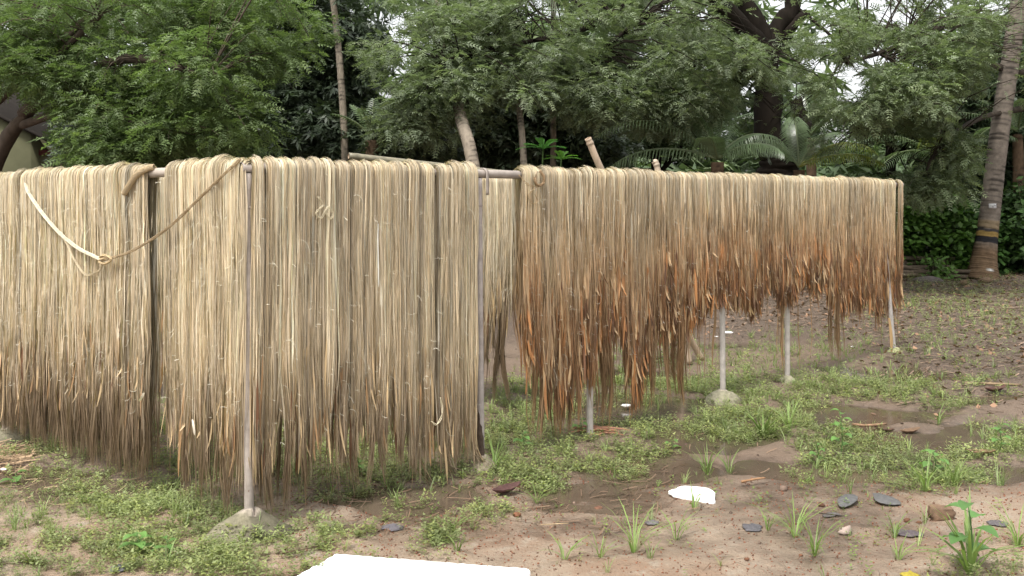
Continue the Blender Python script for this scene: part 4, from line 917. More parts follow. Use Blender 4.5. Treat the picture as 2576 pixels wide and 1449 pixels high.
# cords and loops of twisted fibre
def cord(pts, r, col, K=40, n=6, strands=3, spread=.004):
    a = Acc(); p = bez(pts, K); t_, A_, B_ = frames(p)
    for k in range(strands):
        ph = k * 2 * math.pi / strands; an = ph + np.linspace(0, 9, K); q = p + spread * (np.cos(an)[:, None] * A_ + np.sin(an)[:, None] * B_)
        V, Q, T = tube(q, r * np.ones(K), n); a.add(V, Q, np.array(col) * random.uniform(.85, 1.15), T)
    return a
def onrail(key, x, y, off=.085):
    off = off * .9
    a, b, _, _ = RAILS[key]; u = (b - a) / np.linalg.norm(b - a); n3 = np.array([u[1], -u[0]])
    if n3[1] > 0: n3 = -n3
    q = a + n3 * off; k = (x - CX) / F; t_ = (k * q[1] - q[0]) / (u[0] - k * u[1]); dd = q[1] + u[1] * t_
    return [k * dd, dd, CAMZ - (y - HY) * dd / F]
root = empty('twisted_cord', Vector(onrail('L', 258, 655)), 'pale twisted cord slung in a wide V across the cream curtain', 'cord')
kn = onrail('L', 258, 655, .10)
cord([onrail('L', 62, 452, .05), onrail('L', 75, 490), onrail('L', 130, 565), onrail('L', 190, 620), kn], .0021, (.78, .71, .57), strands=8, spread=.0085).build('pale_strand', M_FIBRE, root, True)
cord([onrail('L', 66, 460, .05), onrail('L', 90, 520), onrail('L', 160, 600), onrail('L', 185, 650), onrail('L', 215, 690), onrail('L', 250, 680), kn], .0022, (.62, .52, .36), strands=3, K=50).build('slack_loop', M_FIBRE, root, True)
cord([kn, onrail('L', 330, 632, .10), onrail('L', 420, 575, .10), onrail('L', 500, 500, .09), onrail('L', 570, 432, .08), onrail('L', 606, 400, .05)], .0019, (.45, .34, .21), strands=6, K=60, spread=.006).build('brown_strand', M_FIBRE, root, True)
cord([onrail('L', 250, 650, .10), onrail('L', 262, 642, .11), onrail('L', 280, 652, .11), onrail('L', 262, 664, .11), onrail('L', 250, 655, .11), onrail('L', 275, 645, .10)], .004, (.5, .38, .22), strands=3).build('knot', M_FIBRE, root, True)
a = cord([onrail('L', 388, 420, .02), onrail('L', 368, 425, .05), onrail('L', 340, 445, .07), onrail('L', 318, 478, .09), onrail('L', 312, 486, .09)], .0028, (.55, .43, .27), strands=14, spread=.015)
tag(a.build('fibre_tail', M_FIBRE, None, True), 'thick tail of twisted fibre folded back beside the bare pipe', 'fibre tail')
a = cord([onrail('R', 1350, 432, .05), onrail('R', 1345, 450, .08), onrail('R', 1352, 466, .09), onrail('R', 1366, 462, .09), onrail('R', 1368, 445, .09), onrail('R', 1358, 430, .07)], .0035, (.30, .2, .11), strands=4, spread=.006)
tag(a.build('fibre_ring', M_FIBRE, None, True), 'brown ring of knotted fibre near the start of the rusty curtain', 'ring')
a = cord([onrail('R', 1305, 440, .07), onrail('R', 1325, 462, .09), onrail('R', 1345, 472, .09), onrail('R', 1330, 490, .1), onrail('R', 1340, 512, .1), onrail('R', 1352, 505, .1), onrail('R', 1345, 488, .1)], .0018, (.42, .3, .17), strands=2)
tag(a.build('fibre_string', M_FIBRE, None, True), 'loose brown string looping under the knotted ring', 'string')
a = cord([onrail('R', 800, 495), onrail('R', 812, 515), onrail('R', 795, 535), onrail('R', 808, 548), onrail('R', 825, 520), onrail('R', 838, 540), onrail('R', 830, 550), onrail('R', 818, 535)], .0016, (.75, .66, .48), strands=3, K=50)
tag(a.build('fibre_loop', M_FIBRE, None, True), 'curled pale loops of fibre standing off the cream curtain', 'loop')
a = cord([onrail('R', 1085, 1060), onrail('R', 1098, 1068), onrail('R', 1110, 1050), onrail('R', 1112, 1030), onrail('R', 1108, 1000)], .0022, (.75, .66, .48), strands=2)
tag(a.build('fibre_loop', M_FIBRE, None, True), 'pale hooked fibre loop low on the curtain near the hooked post', 'loop')
for (key, x, y, dx, dy, w_, lab) in (('L', 350, 1010, 12, -22, .008, 'pale split blade sticking out low on the grey curtain'), ('L', 490, 1095, -6, -40, .006, 'thin white blade hanging low beside the corner post'), ('R', 2243, 890, -6, -90, .016, 'straight tan strip hanging below the far rack end')):
    p0 = np.array(onrail(key, x, y)); p1 = np.array(onrail(key, x + dx, y + dy)); pm = (p0 + p1) / 2 + np.array([.004, -.01, 0]); p = bez([p0, pm, p1], 8)
    a = Acc(); Wv = np.array([[w_ * f_, 0, .0] for f_ in (.1, .7, 1, 1, 1, .9, .8, .6)]); ribbon(a, p[None], Wv[None], np.ones((1, 8, 3)) * ((.7, .62, .5) if key == 'L' else (.5, .33, .17)))
    o = a.build('stiff_strip', M_FIBRE); tag(o, lab, 'blade')

# ------------------------------------------------------------------ ground cover
VEG = [(300, 1370, 520, 150, 1), (120, 1280, 160, 40, .5), (620, 1290, 150, 60, .7), (800, 1330, 130, 40, .8), (1010, 1258, 60, 16, .9), (1085, 1345, 60, 24, 1), (950, 1310, 60, 16, .5), (1230, 1290, 90, 20, .6), (1200, 1310, 80, 20, .35), (450, 1130, 500, 100, .7), (950, 1170, 330, 80, .75),
       (1430, 1125, 260, 62, 1.3), (1290, 1170, 100, 45, .9), (1360, 1215, 60, 20, .8), (1330, 1020, 140, 60, .8), (1600, 960, 260, 60, .8), (1620, 895, 160, 60, .6), (1900, 960, 220, 50, 1.1), (1760, 960, 130, 60, .8), (2030, 900, 240, 60, .8), (2280, 985, 260, 26, 1.1), (2120, 965, 160, 24, 1.0), (2380, 1015, 130, 14, .8),
       (1900, 1065, 150, 50, 1.0), (2120, 1125, 160, 50, 1.3), (2060, 1165, 90, 30, .9), (2330, 1190, 130, 48, 1.0), (2500, 1120, 120, 46, 1.1), (2350, 745, 150, 40, 1.4), (2480, 800, 160, 45, .8), (2350, 870, 170, 34, .8), (2430, 905, 160, 26, .6), (2540, 740, 90, 22, .8), (1700, 1080, 60, 40, .5), (1640, 1060, 70, 20, .6), (1980, 1010, 120, 18, .9), (2200, 820, 100, 30, .3),
       (780, 1445, 60, 16, .5), (700, 1400, 80, 40, .6), (2470, 1440, 110, 26, .4), (1760, 990, 120, 20, .9), (2480, 930, 110, 25, .5), (2380, 705, 200, 14, .5)]
def vegd(X, Y):
    m = gmask(X, Y, VEG, .5, .22); wtr = gmask(X, Y, PUD, .35)
    n = vnoise(X, Y, .26, 41) * .55 + vnoise(X, Y, .09, 42) * .45
    return np.clip(m * (1.35 * sstep(.31, .56, n) + .08) - .35 * wtr, 0, 1.3)
def zone(n, x0, x1, y0, y1):
    """candidate points, uniform over ground"""
    d0 = CAMZ * F / (y1 - HY); d1 = CAMZ * F / (y0 - HY); Y = rng.uniform(d0, d1, n); X = rng.uniform((x0 - CX) / F, (x1 - CX) / F, n) * Y; k = rng.random(n) < Y / d1; return X[k], Y[k]
acc = Acc(); tot = 0
for n, y0, y1, dens_, sz in ((80000, 1180, 1460, 1.0, 1.0), (120000, 950, 1180, .9, 1.1), (90000, 690, 950, .8, 1.5)):
    X, Y = zone(n, -60, 2640, y0, y1); k = rng.random(len(X)) < vegd(X, Y) * dens_ * (.42 if y0 < 900 else .44); X = X[k]; Y = Y[k]; m_ = len(X); tot += m_
    Z = gheight(X, Y) ; Z = np.maximum(Z, WZ)
    h = rng.normal(size=(m_, 3)); h[:, 2] = 0
    zone_t = vnoise(X, Y, .5, 61)[:, None]
    colr = colvar((.235, .275, .115), m_, .3, .35) * (1 - zone_t * .35) 
    scatter(acc, TW, np.stack([X, Y, Z], -1), rots(h, np.array([0, 0, 1]) + rng.normal(size=(m_, 3)) * .2), (.5 + .9 * rng.random(m_) ** 1.6) * sz, colr)
print('weeds', tot)
tag(acc.build('creeping_weeds', M_WEED), 'low creeping green weeds covering the damp ground in mats', 'weeds', kind='stuff')
# grass
GR = [(300, 1330, 420, 130, .35), (470, 1240, 120, 40, .8), (1330, 1030, 130, 60, 1.2), (1600, 940, 260, 70, .8), (1900, 1060, 130, 60, 1.3), (2180, 1150, 180, 60, .8), (2370, 1190, 120, 50, 1.2), (2520, 1110, 110, 50, .8), (1900, 930, 300, 60, .7), (450, 1110, 480, 90, .5), (950, 1150, 300, 80, .5), (2250, 970, 250, 40, .4), (1480, 1130, 220, 60, .18), (2350, 745, 150, 36, .3), (1330, 1150, 60, 40, .5), (2080, 1300, 500, 120, .05), (1700, 1370, 500, 90, .05), (1650, 1210, 200, 50, .10)]
acc = Acc(); X, Y = zone(230000, -60, 2640, 760, 1460); k = rng.random(len(X)) < (gmask(X, Y, GR, .5, .2) + .35 * np.clip(gmask(X, Y, VEG, .5, .3), 0, 1)) * .10; X = X[k]; Y = Y[k]; m_ = len(X); print('grass', m_)
h = rng.normal(size=(m_, 3)); h[:, 2] = 0
scatter(acc, TG, np.stack([X, Y, np.maximum(gheight(X, Y), WZ) - .004], -1), rots(h, np.array([0, 0, 1]) + rng.normal(size=(m_, 3)) * .12), (.35 + 1.0 * rng.random(m_) ** 2.2), colvar((.20, .26, .10), m_, .25, .25))
tag(acc.build('grass', M_WEED), 'thin green grass growing between the puddles', 'grass', kind='stuff')
# seedlings dotted over the sandy strip
acc = Acc(); X, Y = zone(9000, 900, 2640, 1190, 1455); k = rng.random(len(X)) < .10 * sstep(.35, .7, vnoise(X, Y, .3, 77)); X = X[k]; Y = Y[k]; m_ = len(X)
h = rng.normal(size=(m_, 3)); h[:, 2] = 0
scatter(acc, TW, np.stack([X, Y, gheight(X, Y)], -1), rots(h, np.array([0, 0, 1]) + rng.normal(size=(m_, 3)) * .1), rng.uniform(.4, 1.1, m_), colvar((.15, .22, .06), m_, .2, .3))
tag(acc.build('seedlings', M_WEED), 'tiny seedlings dotted over the bare sandy soil', 'seedlings', kind='stuff')
# pebbles and crumbs of brick
pt = np.array([(1, 0, 0), (0, 1, 0), (-1, 0, 0), (0, -1, 0), (0, 0, .8), (0, 0, -.8)]) ; pq = [(0, 1, 4), (1, 2, 4), (2, 3, 4), (3, 0, 4), (1, 0, 5), (2, 1, 5), (3, 2, 5), (0, 3, 5)]
def crumbs(n, x0, x1, y0, y1, smin, smax, colf, name, lab, pw=3.0):
    X, Y = zone(n, x0, x1, y0, y1); Z = gheight(X, Y); k = Z > WZ - .002; X = X[k]; Y = Y[k]; Z = Z[k]; m_ = len(X)
    S = smin + (smax - smin) * rng.random(m_) ** pw; h = rng.normal(size=(m_, 3)); R = rots(h, rng.normal(size=(m_, 3)))
    V = np.einsum('nij,vj->nvi', R, pt * np.array([1, .8, .6])) * S[:, None, None] + np.stack([X, Y, Z + S * .3], -1)[:, None]; Tt = np.array(pq)[None] + (np.arange(m_) * 6)[:, None, None]
    a = Acc(); a.add(V.reshape(-1, 3), None, np.repeat(colf(m_), 6, 0), Tt.reshape(-1, 3)); tag(a.build(name, M_STONE), lab, 'gravel', kind='stuff')
crumbs(11000, 700, 2640, 1200, 1458, .0015, .009, lambda m: np.array([.20, .085, .05]) * rng.uniform(.5, 1.4, (m, 1)), 'gravel', 'reddish grit scattered on the sandy soil', 3.5)
crumbs(5000, -40, 2640, 760, 1458, .002, .014, lambda m: np.array([.17, .12, .09]) * rng.uniform(.4, 1.6, (m, 1)), 'small_stones', 'small brown stones and crumbs across the yard', 4)
# litter of twigs and dead leaves
acc = Acc()
def litter(n, x0, x1, y0, y1, Lm, colr, wd=.0025, p=None):
    X, Y = zone(n, x0, x1, y0, y1)
    if p is not None: k = rng.random(len(X)) < p(X, Y); X = X[k]; Y = Y[k]
    m_ = len(X); Z = np.maximum(gheight(X, Y), WZ) + .004; an = rng.uniform(0, math.pi, m_); L = Lm * rng.uniform(.3, 1.2, m_); K = 4; t_ = np.linspace(-.5, .5, K)[None]
    dx = np.cos(an)[:, None]; dy = np.sin(an)[:, None]; cv = rng.normal(size=(m_, 1)) * .2 * L[:, None] * (t_ ** 2)
    Pt = np.stack([X[:, None] + dx * L[:, None] * t_ - dy * cv, Y[:, None] + dy * L[:, None] * t_ + dx * cv, Z[:, None] + rng.random((m_, 1)) * .012 + t_ * rng.normal(size=(m_, 1)) * .02], -1)
    Wv = np.stack([-dy + 0 * t_, dx + 0 * t_, .5 + 0 * dx * t_], -1) * (wd * rng.uniform(.5, 1.6, (m_, 1, 1))); ribbon(acc, Pt, Wv, (np.array(colr) * rng.uniform(.4, 1.6, (m_, 1, 1))) * np.ones((m_, K, 1)))
rlit = lambda X, Y: np.clip(sstep(2080, 2350, topx(X, Y)[0]) * sstep(1080, 940, topx(X, Y)[1]) + sstep(870, 800, topx(X, Y)[1]), 0, 1)
litter(12000, 1500, 2700, 690, 1080, .16, (.17, .12, .085), .004, rlit)
litter(5000, 1500, 2700, 690, 1080, .05, (.2, .12, .075), .014, rlit)
litter(2600, -40, 2640, 900, 1455, .09, (.15, .10, .065), .0016)
litter(900, -40, 700, 1060, 1300, .11, (.26, .19, .12), .0018)
litter(700, 700, 1700, 1150, 1340, .12, (.13, .085, .055), .002)
litter(330, -20, 80, 1115, 1180, .18, (.30, .21, .13), .002)
tag(acc.build('leaf_litter', M_LITTER), 'dead twigs, straw and leaf scraps littering the damp soil', 'litter', kind='stuff')

# grass tufts standing alone
tufts = [(1595, 1385, .26, 'tall sprawling grass tuft on bare sand, centre of the lower frame'), (1700, 1350, .17, 'thin upright grass tuft right of the sprawling one'), (2000, 1345, .22, 'bent grass tuft near the grey crumpled scrap'), (1545, 1195, .17, 'wide grass tuft at the dark puddle edge'), (1780, 1180, .2, 'leafy grass tuft rising above the white foam scrap'), (1835, 1180, .17, 'grass tuft in the puddle to the side of the foam scrap'), (1745, 1275, .14, 'grass blades growing in front of the white foam scrap'),
         (2050, 1390, .2, 'grass clump low in the frame below the pale stone'), (2440, 1445, .33, 'bright broad bladed grass at the bottom right corner'), (1140, 1330, .12, 'small grass tuft beside the round weed mat'), (1150, 1385, .12, 'flat rosette of grass just above the white foam board'), (2250, 1350, .13, 'slim grass tuft by the dark scraps'), (1350, 1260, .12, 'slim seedling grass above the reddish sand'), (690, 1345, .12, 'pale green tuft at the foot of the cracked footing'),
         (2330, 1235, .24, 'dense long leaved clump in front of the brick lump'), (2400, 1225, .22, 'arching grass clump to the side of the brick lump'), (1920, 1090, .30, 'tall green grass clump before the domed footing'), (1985, 1080, .27, 'tall loose grass by the fifth post puddle'), (2360, 1060, .18, 'compact grass tuft standing in the far puddle'), (2260, 1405, .12, 'short grass tuft near the bottom edge by the yellow leaf'),
         (1420, 1410, .13, 'short tuft on sand near the foam board corner'), (1510, 1400, .14, 'sparse tuft between the foam board and the sprawling tuft'), (2560, 1380, .2, 'grass tuft at the frame edge above the bottom corner'), (1930, 1330, .10, 'small tuft near the crumpled grey scrap'), (1245, 1180, .2, 'bright grass at the foot of the hooked post')]
for x, y, h_, lab in tufts:
    g = G(x, y); g.z = float(gheight(g.x, g.y)); a = Acc(); V, Q = tm_grass(np.random.default_rng(int(x)), 20 if h_ > .18 else 12, h_ * 1.15, .006 if h_ < .3 else .016, 1.15); a.add(V + np.array(g) - np.array([0, 0, .004]), Q, np.array([.19, .27, .08]) * random.uniform(.8, 1.15) * rng.uniform(.8, 1.2, (len(V), 1)))
    tag(a.build('grass_tuft', M_WEED), lab, 'grass tuft', 'grass tufts on the yard')
# leafy plants
def plant(x, y, h_, n, leaf, lab, col=(.12, .23, .06)):
    g = G(x, y); g.z = float(gheight(g.x, g.y)); root = empty('leafy_weed', g, lab, 'plant', 'leafy weeds on the yard')
    p = bez([g, g + Vector((.01, 0, h_ * .5)), g + Vector((-.005, .01, h_))], 6); V, Q, T = tube(p, np.linspace(.004, .002, 6), 5); a = Acc(); a.add(V, Q, np.array(col) * .8, T); a.build('stem', M_WEED, root)
    for i in range(n):
        f = .25 + .75 * i / max(1, n - 1); an = i * 1.57 * 1.05 + .4; o = np.array(g) + np.array([0, 0, h_ * f]); d = np.array([math.cos(an), math.sin(an), .35]); d /= np.linalg.norm(d); s = np.array([-math.sin(an), math.cos(an), 0]); L = leaf * (1.15 - .4 * f); ls = []
        K = 6; a = Acc(); Vv = []
        for k in range(K):
            q = k / (K - 1); ww = L * .36 * math.sin(math.pi * (.08 + .9 * q)) ** .8; c_ = o + d * L * (.25 + q) - np.array([0, 0, L * .45 * q * q])
            Vv += [c_ - s * ww + np.array([0, 0, ww * .3]), c_, c_ + s * ww + np.array([0, 0, ww * .3])]
        Qv = [(3 * k + j, 3 * k + j + 1, 3 * k + j + 4, 3 * k + j + 3) for k in range(K - 1) for j in (0, 1)]
        V, Q, T = tube([o, o + d * L * .27], .0015, 4); a.add(V, Q, np.array(col) * .8, T); a.add(Vv, Qv, np.array(col) * random.uniform(.85, 1.3)); a.build('leaf', M_WEED, root)
plant(2115, 1150, .30, 10, .075, 'tall leafy weed standing up from the weed mat by the far puddle')
plant(2055, 1160, .12, 5, .06, 'pointed leaf weed left of the tall one in the mat')
plant(2440, 1440, .30, 7, .12, 'large leaved seedling behind the bright blades in the corner', (.10, .20, .06))
plant(345, 1400, .10, 8, .075, 'pale green leafy weed in the foreground weeds')
plant(420, 1410, .08, 6, .06, 'small leafy weed beside the pale one in the foreground')
plant(38, 1205, .11, 5, .085, 'broad leaved weed by the brown puddle at the frame edge')
plant(1315, 1135, .10, 5, .07, 'broad leaved weed poking out of the bright weed mat')
plant(1690, 1120, .07, 4, .06, 'weed with a white flecked leaf beyond the bright mat')
plant(2350, 1195, .16, 7, .09, 'leafy weed amid the long grass in front of the brick lump')
plant(1460, 1095, .10, 5, .07, 'leafy weed at the third post')
plant(2515, 1140, .18, 8, .07, 'bushy weed at the frame edge by the puddle')
plant(900, 1200, .12, 7, .06, 'leafy weed seen behind the trailing wisps')
plant(1680, 870, .2, 6, .1, 'leafy weed behind the hanging wisps near the fourth post')

# ------------------------------------------------------------------ rubbish and stones on the yard
def sheet(name, outline, th_, z, col, mat, label, cat, bulge=.0, tilt=None, rough=.004, nseg=6):
    """slab with the outline of ground points; bevelled ragged edge"""
    pts = bez(outline + [outline[0]], len(outline) * nseg + 1)[:-1]; n = len(pts); c = pts.mean(0); rr_ = rng.normal(size=(n, 1)) * rough; dirs = (pts - c); dirs /= np.linalg.norm(dirs, axis=1, keepdims=True); pts = pts + dirs * rr_
    a = Acc(); rings = [(1.0, 0), (1.004, th_ * .15), (1.004, th_ * .85), (.99, th_), (.75, th_ + bulge * .45), (.4, th_ + bulge * .85), (.05, th_ + bulge)]
    V = []
    for s_, zz in rings:
        for k in range(n):
            q = c + (pts[k] - c) * s_; V.append((q[0], q[1], z + zz + (.0012 * math.sin(k * 2.1 + s_ * 9) if s_ > .9 else 0) + (tilt[0] * (q[0] - c[0]) + tilt[1] * (q[1] - c[1]) if tilt else 0)))
    Q = [(r * n + k, r * n + (k + 1) % n, (r + 1) * n + (k + 1) % n, (r + 1) * n + k) for r in range(len(rings) - 1) for k in range(n)]
    T = [(k, (k + 1) % n, len(rings) * n) for k in range(n)]; T = [(b_, a__, c_) for a__, b_, c_ in T]; V.append((c[0], c[1], z))
    T += [((len(rings) - 1) * n + k, (len(rings) - 1) * n + (k + 1) % n, len(rings) * n + 1) for k in range(n)]; V.append((c[0], c[1], z + th_ + bulge))
    a.add(V, Q, col, T); return tag(a.build(name, mat), label, cat)
ZF = .055
def line(p, q, n=5): p = np.array(p); q = np.array(q); return [list(p + (q - p) * i / n) for i in range(n)]
g = lambda x, y, z=0: list(G(x, y, z))
c1_, c2_, c3_, c4_ = g(845, 1393, ZF), g(1330, 1431, ZF), g(1296, 1500, ZF), g(690, 1480, ZF)
ol = line(c1_, c2_, 8) + line(c2_, c3_, 4) + line(c3_, c4_, 8) + line(c4_, c1_, 4)
ol = [[x, y, 0] for x, y, z in ol]
fb = sheet('foam_board', ol, .052, .004, (.88, .88, .87), M_FOAM, 'large flat white foam board lying along the bottom edge', 'foam board', rough=.0025)
tops = .0575
for pts in ([(955, 1433), (985, 1427), (1000, 1424), (1012, 1430), (1008, 1438), (990, 1442)], [(912, 1441), (926, 1440), (932, 1444), (945, 1440), (970, 1437)], [(860, 1449), (872, 1444), (880, 1443)], [(1083, 1455), (1085, 1450), (1086, 1445)]):
    p = [g(x, y, tops + .001) for x, y in pts]; a = Acc(); pp = bez(p, 16); ribbon(a, pp[None], np.tile([0.0005, .0028, 0], (1, 16, 1)), np.ones((1, 16, 3)) * (.42, .27, .16)); a.build('brown_stain', M_LITTER, fb)
dr = np.random.default_rng(3); a = Acc()
for i_ in range(46):
    q = G(dr.uniform(860, 1290), dr.uniform(1412, 1475), tops + .0008); sz = dr.uniform(.0012, .005); an = dr.uniform(0, 3.1); e1 = np.array([math.cos(an), math.sin(an), 0]) * sz * dr.uniform(1, 2.5); e2 = np.array([-math.sin(an), math.cos(an), 0]) * sz * .5
    q = np.array(q); a.add([q - e1, q - e2, q + e1, q + e2], [(0, 1, 2, 3)], np.array([.30, .21, .14]) * dr.uniform(.5, 1.6))
o = a.build('dirt_flecks', M_LITTER, fb); o['kind'] = 'stuff'
sheet('foam_scrap', [[*g(x, y)[:2], 0] for x, y in ((1680, 1246), (1700, 1241), (1722, 1236), (1760, 1238), (1790, 1243), (1797, 1259), (1790, 1265), (1745, 1260), (1705, 1253))], .018, .002, (.85, .85, .83), M_FOAM, 'small broken piece of white foam on wet sand', 'foam scrap', bulge=.004, tilt=(0, .13), nseg=3)
for i, (x, y, w_, lab) in enumerate(((1832, 838, .10, 'white foam lump seen behind the fourth post'), (1800, 848, .06, 'white scrap next to the foam lump behind the fourth post'), (2170, 855, .03, 'tiny white scrap near the far end post'), (2080, 775, .025, 'tiny white scrap far back under the curtain'), (2145, 872, .03, 'small white flake below the far hanks'), (1575, 1020, .06, 'pale scrap lying in the water behind the long strip'), (10, 1180, .03, 'white chip at the frame edge by the straw'), (995, 1110, .04, 'pale stone chip behind the cream curtain'))):
    rock('foam_crumb', G(x, y, .01), w_ * .7, w_ * .5, w_ * .2, (.8, .8, .78), lab, 'scrap', M_FOAM, seed=20 + i)
def disc(pts, lab, col=(.10, .098, .095)):
    return sheet('rubber_scrap', [[*g(x, y)[:2], 0] for x, y in pts], .004, .008, col, M_PLAST, lab, 'rubber scrap', bulge=.008, tilt=(0, .06), rough=.001)
disc([(2106, 1262), (2118, 1253), (2140, 1250), (2158, 1256), (2152, 1266), (2130, 1276), (2112, 1275)], 'rounded grey rubber scrap, the one nearer the grass side')
disc([(2195, 1248), (2215, 1249), (2250, 1258), (2266, 1270), (2235, 1271), (2205, 1264)], 'long grey rubber scrap beside the rounded one')
# brick lump and stones
a = Acc(); bc = G(2367, 1302, .0); nb_ = 7; V = []; Q = []
for ax in range(3):
    for sg in (-1, 1):
        k0 = len(V)
        for i_ in range(nb_):
            for j_ in range(nb_):
                q = [0, 0, 0]; q[ax] = sg; q[(ax + 1) % 3] = -1 + 2 * i_ / (nb_ - 1); q[(ax + 2) % 3] = -1 + 2 * j_ / (nb_ - 1); V.append(q)
        for i_ in range(nb_ - 1):
            for j_ in range(nb_ - 1):
                f4 = [k0 + i_ * nb_ + j_, k0 + (i_ + 1) * nb_ + j_, k0 + (i_ + 1) * nb_ + j_ + 1, k0 + i_ * nb_ + j_ + 1]; Q.append(f4 if sg > 0 else f4[::-1])
V = np.array(V, float); nrm_ = V / (np.abs(V) ** 5).sum(1, keepdims=True) ** .2
V = nrm_ * (1 + .28 * (vnoise(V[:, 0] + V[:, 2] * 1.7 + 9, V[:, 1] - V[:, 2] * 1.3 + 9, .8, 91) - .5) + .12 * (vnoise(V[:, 0] * 3 + V[:, 2], V[:, 1] * 3 + V[:, 2] * 2, .8, 92) - .5))[:, None] * np.array([.06, .045, .034]) + np.array(bc) + np.array([0, 0, .024])
a.add(V, Q, np.array([.15, .095, .06]) * (.7 + .6 * vnoise(V[:, 0], V[:, 1] + V[:, 2], .02, 93))[:, None]); tag(a.build('brick_lump', M_STONE), 'broken brown brick lump on bare sand', 'brick')
for i, (x, y, w_, col, lab) in enumerate(((2340, 1300, .013, (.12, .06, .035), 'small red crumb against the brick lump'), (2067, 1268, .019, (.10, .05, .03), 'dark red stone left of the rubber scraps'), (2281, 1308, .018, (.12, .06, .035), 'dark red stone between the scraps and the brick lump'), (2312, 1311, .013, (.14, .07, .04), 'little red stone just left of the brick lump'), (2126, 1335, .036, (.33, .26, .22), 'pale pinkish stone on open sand'), (1970, 1228, .026, (.17, .12, .09), 'brown stone above the bare sand near the mat edge'), (1505, 1268, .022, (.16, .08, .05), 'reddish stone on the wet sand edge'), (1302, 1298, .022, (.2, .09, .05), 'reddish stone between weed patches'), (1560, 1275, .014, (.16, .09, .06), 'small brown stone by the wet margin'), (2015, 1392, .010, (.15, .07, .04), 'dot like red stone low on the sand'), (1878, 1408, .012, (.15, .07, .04), 'small dark red stone near the bottom edge'), (2460, 1345, .014, (.12, .08, .05), 'brown stone near the corner plants'), (1720, 1110, .04, (.10, .06, .05), 'dark purple stone at the puddle margin beyond the mat'), (1322, 1150, .02, (.15, .1, .07), 'muddy stone within the bright mat'))):
    gg = G(x, y, 0); rock('stone', (gg.x, gg.y, float(gheight(gg.x, gg.y)) + w_ * .35), w_, w_ * .8, w_ * .7, col, lab, 'stone', seed=40 + i, group='stones on the yard', nu=7, nv=9, rough=.7)
def crumple(x, y, rx, ry, col, lab, name='plastic_scrap', cat='scrap', seed=0, h_=.012):
    gg = G(x, y); n = 14; xs_ = np.linspace(-1, 1, n); Xg, Yg = np.meshgrid(xs_, xs_); rr_ = np.sqrt(Xg ** 2 + Yg ** 2); k = np.maximum(rr_, 1e-6); sq = np.maximum(np.abs(Xg), np.abs(Yg)); Xc = Xg * sq / k; Yc = Yg * sq / k
    wob = .75 + .5 * vnoise(np.cos(np.arctan2(Yg, Xg)) * 2 + seed, np.sin(np.arctan2(Yg, Xg)) * 2, .7, seed)
    Z = gheight(gg.x + Xc * rx, gg.y + Yc * ry) + .006 + h_ * 1.6 * vnoise(Xc * 3 + seed, Yc * 3, .6, seed + 2) * (1.2 - sq); a = Acc(); idx_ = np.arange(n * n).reshape(n, n)
    a.add(np.stack([gg.x + Xc * rx * wob, gg.y + Yc * ry * wob, Z], -1).reshape(-1, 3), np.stack([idx_[:-1, :-1], idx_[:-1, 1:], idx_[1:, 1:], idx_[1:, :-1]], -1).reshape(-1, 4), col); o = a.build(name, M_PLAST); sd = o.modifiers.new('thickness', 'SOLIDIFY'); sd.thickness = .002; return tag(o, lab, cat)
crumple(1893, 1326, .05, .06, (.09, .085, .09), 'crumpled dark grey scrap on the sand above the bent tuft', seed=1)
crumple(2280, 1340, .075, .06, (.10, .08, .085), 'flattened dark leaf like scrap below the brick lump', seed=2)
crumple(2092, 1290, .05, .03, (.09, .08, .075), 'thin dark scrap under the rounded rubber piece', seed=3)
crumple(2510, 1322, .05, .04, (.1, .09, .09), 'dark scrap near the frame edge on the sand', seed=4)
crumple(990, 1325, .06, .05, (.11, .10, .11), 'glossy grey film on the mud right of the cracked footing', seed=5)
crumple(300, 1437, .04, .05, (.12, .12, .13), 'small grey film in the foreground weeds', seed=6)
crumple(1640, 1315, .035, .04, (.12, .11, .11), 'faint dark film on the sand above the tufts', seed=7)
crumple(2290, 1446, .04, .025, (.30, .24, .03), 'yellow fallen leaf at the bottom edge', 'fallen_leaf', 'leaf', seed=8)
def deadleaf(x, y, L, an, col, lab, curl=.5):
    gg = G(x, y); gg.z = float(gheight(gg.x, gg.y)) + .012; K = 9; d = np.array([math.cos(an), math.sin(an), 0]); s = np.array([-math.sin(an), math.cos(an), 0]); V = []
    for k in range(K):
        q = k / (K - 1); w_ = L * .24 * math.sin(math.pi * (.04 + .92 * q)); c_ = np.array(gg) + d * L * (q - .5) + np.array([0, 0, L * curl * (q - .45) ** 2 * 1.6])
        V += [c_ - s * w_ + np.array([0, 0, w_ * .7 + .004 * (k % 2)]), c_, c_ + s * w_ + np.array([0, 0, w_ * .7 + .004 * (k % 2)])]
    a = Acc(); a.add(V, [(3 * k + j, 3 * k + j + 1, 3 * k + j + 4, 3 * k + j + 3) for k in range(K - 1) for j in (0, 1)], col); o = a.build('fallen_leaf', M_PLAST, None, True); sd = o.modifiers.new('thickness', 'SOLIDIFY'); sd.thickness = .0015; tag(o, lab, 'leaf', 'dead leaves on the yard')
deadleaf(1275, 1243, .19, .55, (.09, .045, .04), 'curled dark purple brown leaf in front of the hooked post')
deadleaf(2290, 1082, .16, .2, (.16, .10, .06), 'curled brown leaf floating by the far grass tuft')
deadleaf(2225, 1078, .14, 2.8, (.10, .06, .04), 'dark curled leaf on the far puddle edge')
deadleaf(2505, 985, .2, .1, (.10, .05, .04), 'purple brown leaf among the twigs at the right')
deadleaf(1555, 1225, .10, .7, (.30, .2, .13), 'pale brown leaf beside the wide grass tuft')
deadleaf(2475, 1150, .14, -.5, (.22, .15, .08), 'curled tan leaf below the bushy edge weed')
deadleaf(1720, 1030, .10, .3, (.35, .24, .15), 'small tan leaf near the domed footing')
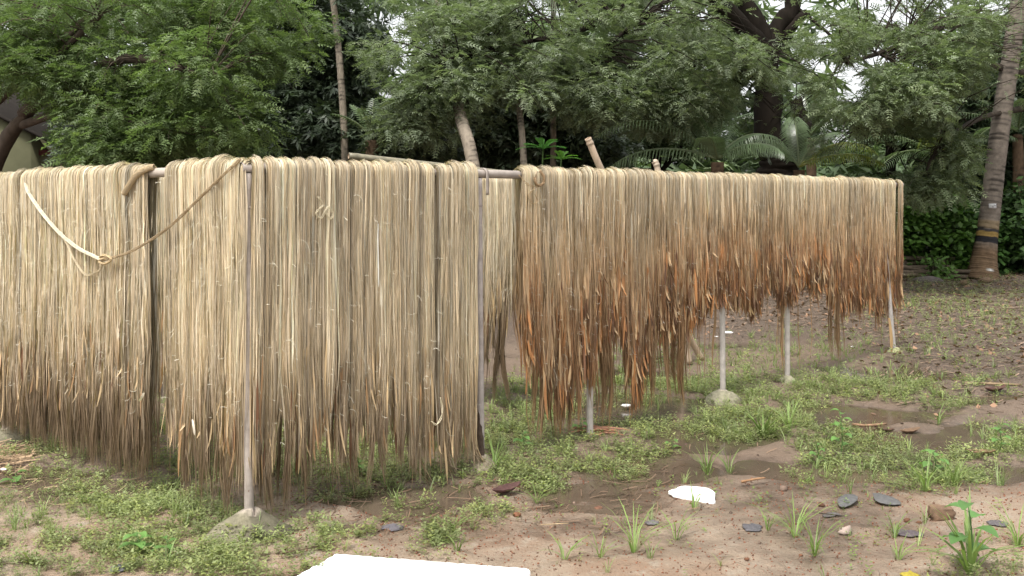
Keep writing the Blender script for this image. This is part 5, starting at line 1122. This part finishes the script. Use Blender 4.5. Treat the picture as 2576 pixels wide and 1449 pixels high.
def stick(pts, r, col, lab, name='stick'):
    p = [list(G(x, y, .012 + z)) for x, y, z in pts]; V, Q, T = tube(bez(p, 10), np.linspace(r, r * .6, 10), 7, .3, 3); a = Acc(); a.add(V, Q, col, T); tag(a.build(name, M_WOOD), lab, 'stick', 'sticks lying on the yard')
stick([(1865, 1212, 0), (1895, 1206, .01), (1925, 1202, .008)], .008, (.30, .17, .09), 'reddish peeled stick near the foam scrap')
stick([(2145, 1068, 0), (2185, 1070, .01), (2230, 1066, .006)], .013, (.24, .15, .09), 'split brown stick lying in the far puddle')
stick([(340, 1330, 0), (360, 1326, .01), (380, 1322, .004)], .009, (.36, .27, .2), 'pale stick stub in the foreground weeds')
stick([(2430, 1130, 0), (2460, 1138, .02), (2500, 1135, .01)], .008, (.2, .13, .08), 'bent stick by the edge puddle')
stick([(2420, 963, 0), (2490, 965, .02), (2570, 968, .01)], .014, (.25, .18, .11), 'long pale stick in the leaf litter')
stick([(2060, 1290, 0), (2090, 1294, .0), (2125, 1298, 0)], .003, (.05, .04, .03), 'thin black twig under the rubber scraps')
stick([(2480, 772, 0), (2540, 776, .01), (2600, 770, .01)], .03, (.15, .11, .08), 'dark branch lying before the tagged palm')
stick([(1360, 1320, 0), (1395, 1318, 0), (1430, 1316, 0)], .003, (.4, .3, .18), 'thin straw stalk on the reddish sand')
stick([(690, 1395, 0), (770, 1380, .01), (850, 1362, 0)], .004, (.13, .09, .06), 'long thin root above the foam board')
# fallen fibre at the third post
acc = Acc(); gp = np.array(G(1500, 1092, .0)); n = 60; a_n = rng.uniform(-.5, .5, n); K = 6; t_ = np.linspace(-.5, .5, K)[None]; L = rng.uniform(.08, .28, (n, 1))
Pt = np.stack([gp[0] + rng.normal(size=(n, 1)) * .05 + L * t_ * np.cos(a_n)[:, None], gp[1] + rng.normal(size=(n, 1)) * .04 + L * t_ * np.sin(a_n)[:, None] * .6, .02 + .03 * rng.random((n, 1)) - .06 * t_ ** 2 + 0 * L], -1)
ribbon(acc, Pt, np.ones((n, K, 3)) * np.array([0, .002, .003]), np.ones((n, K, 3)) * np.array([.28, .13, .07]) * rng.uniform(.5, 1.3, (n, 1, 1))); tag(acc.build('fallen_fibre', M_FIBRE), 'reddish fibre scrap heaped at the third post', 'fibre scrap')
print('tris', sum(len(o.data.polygons) for o in sc.objects if o.type == 'MESH'), 'polys')
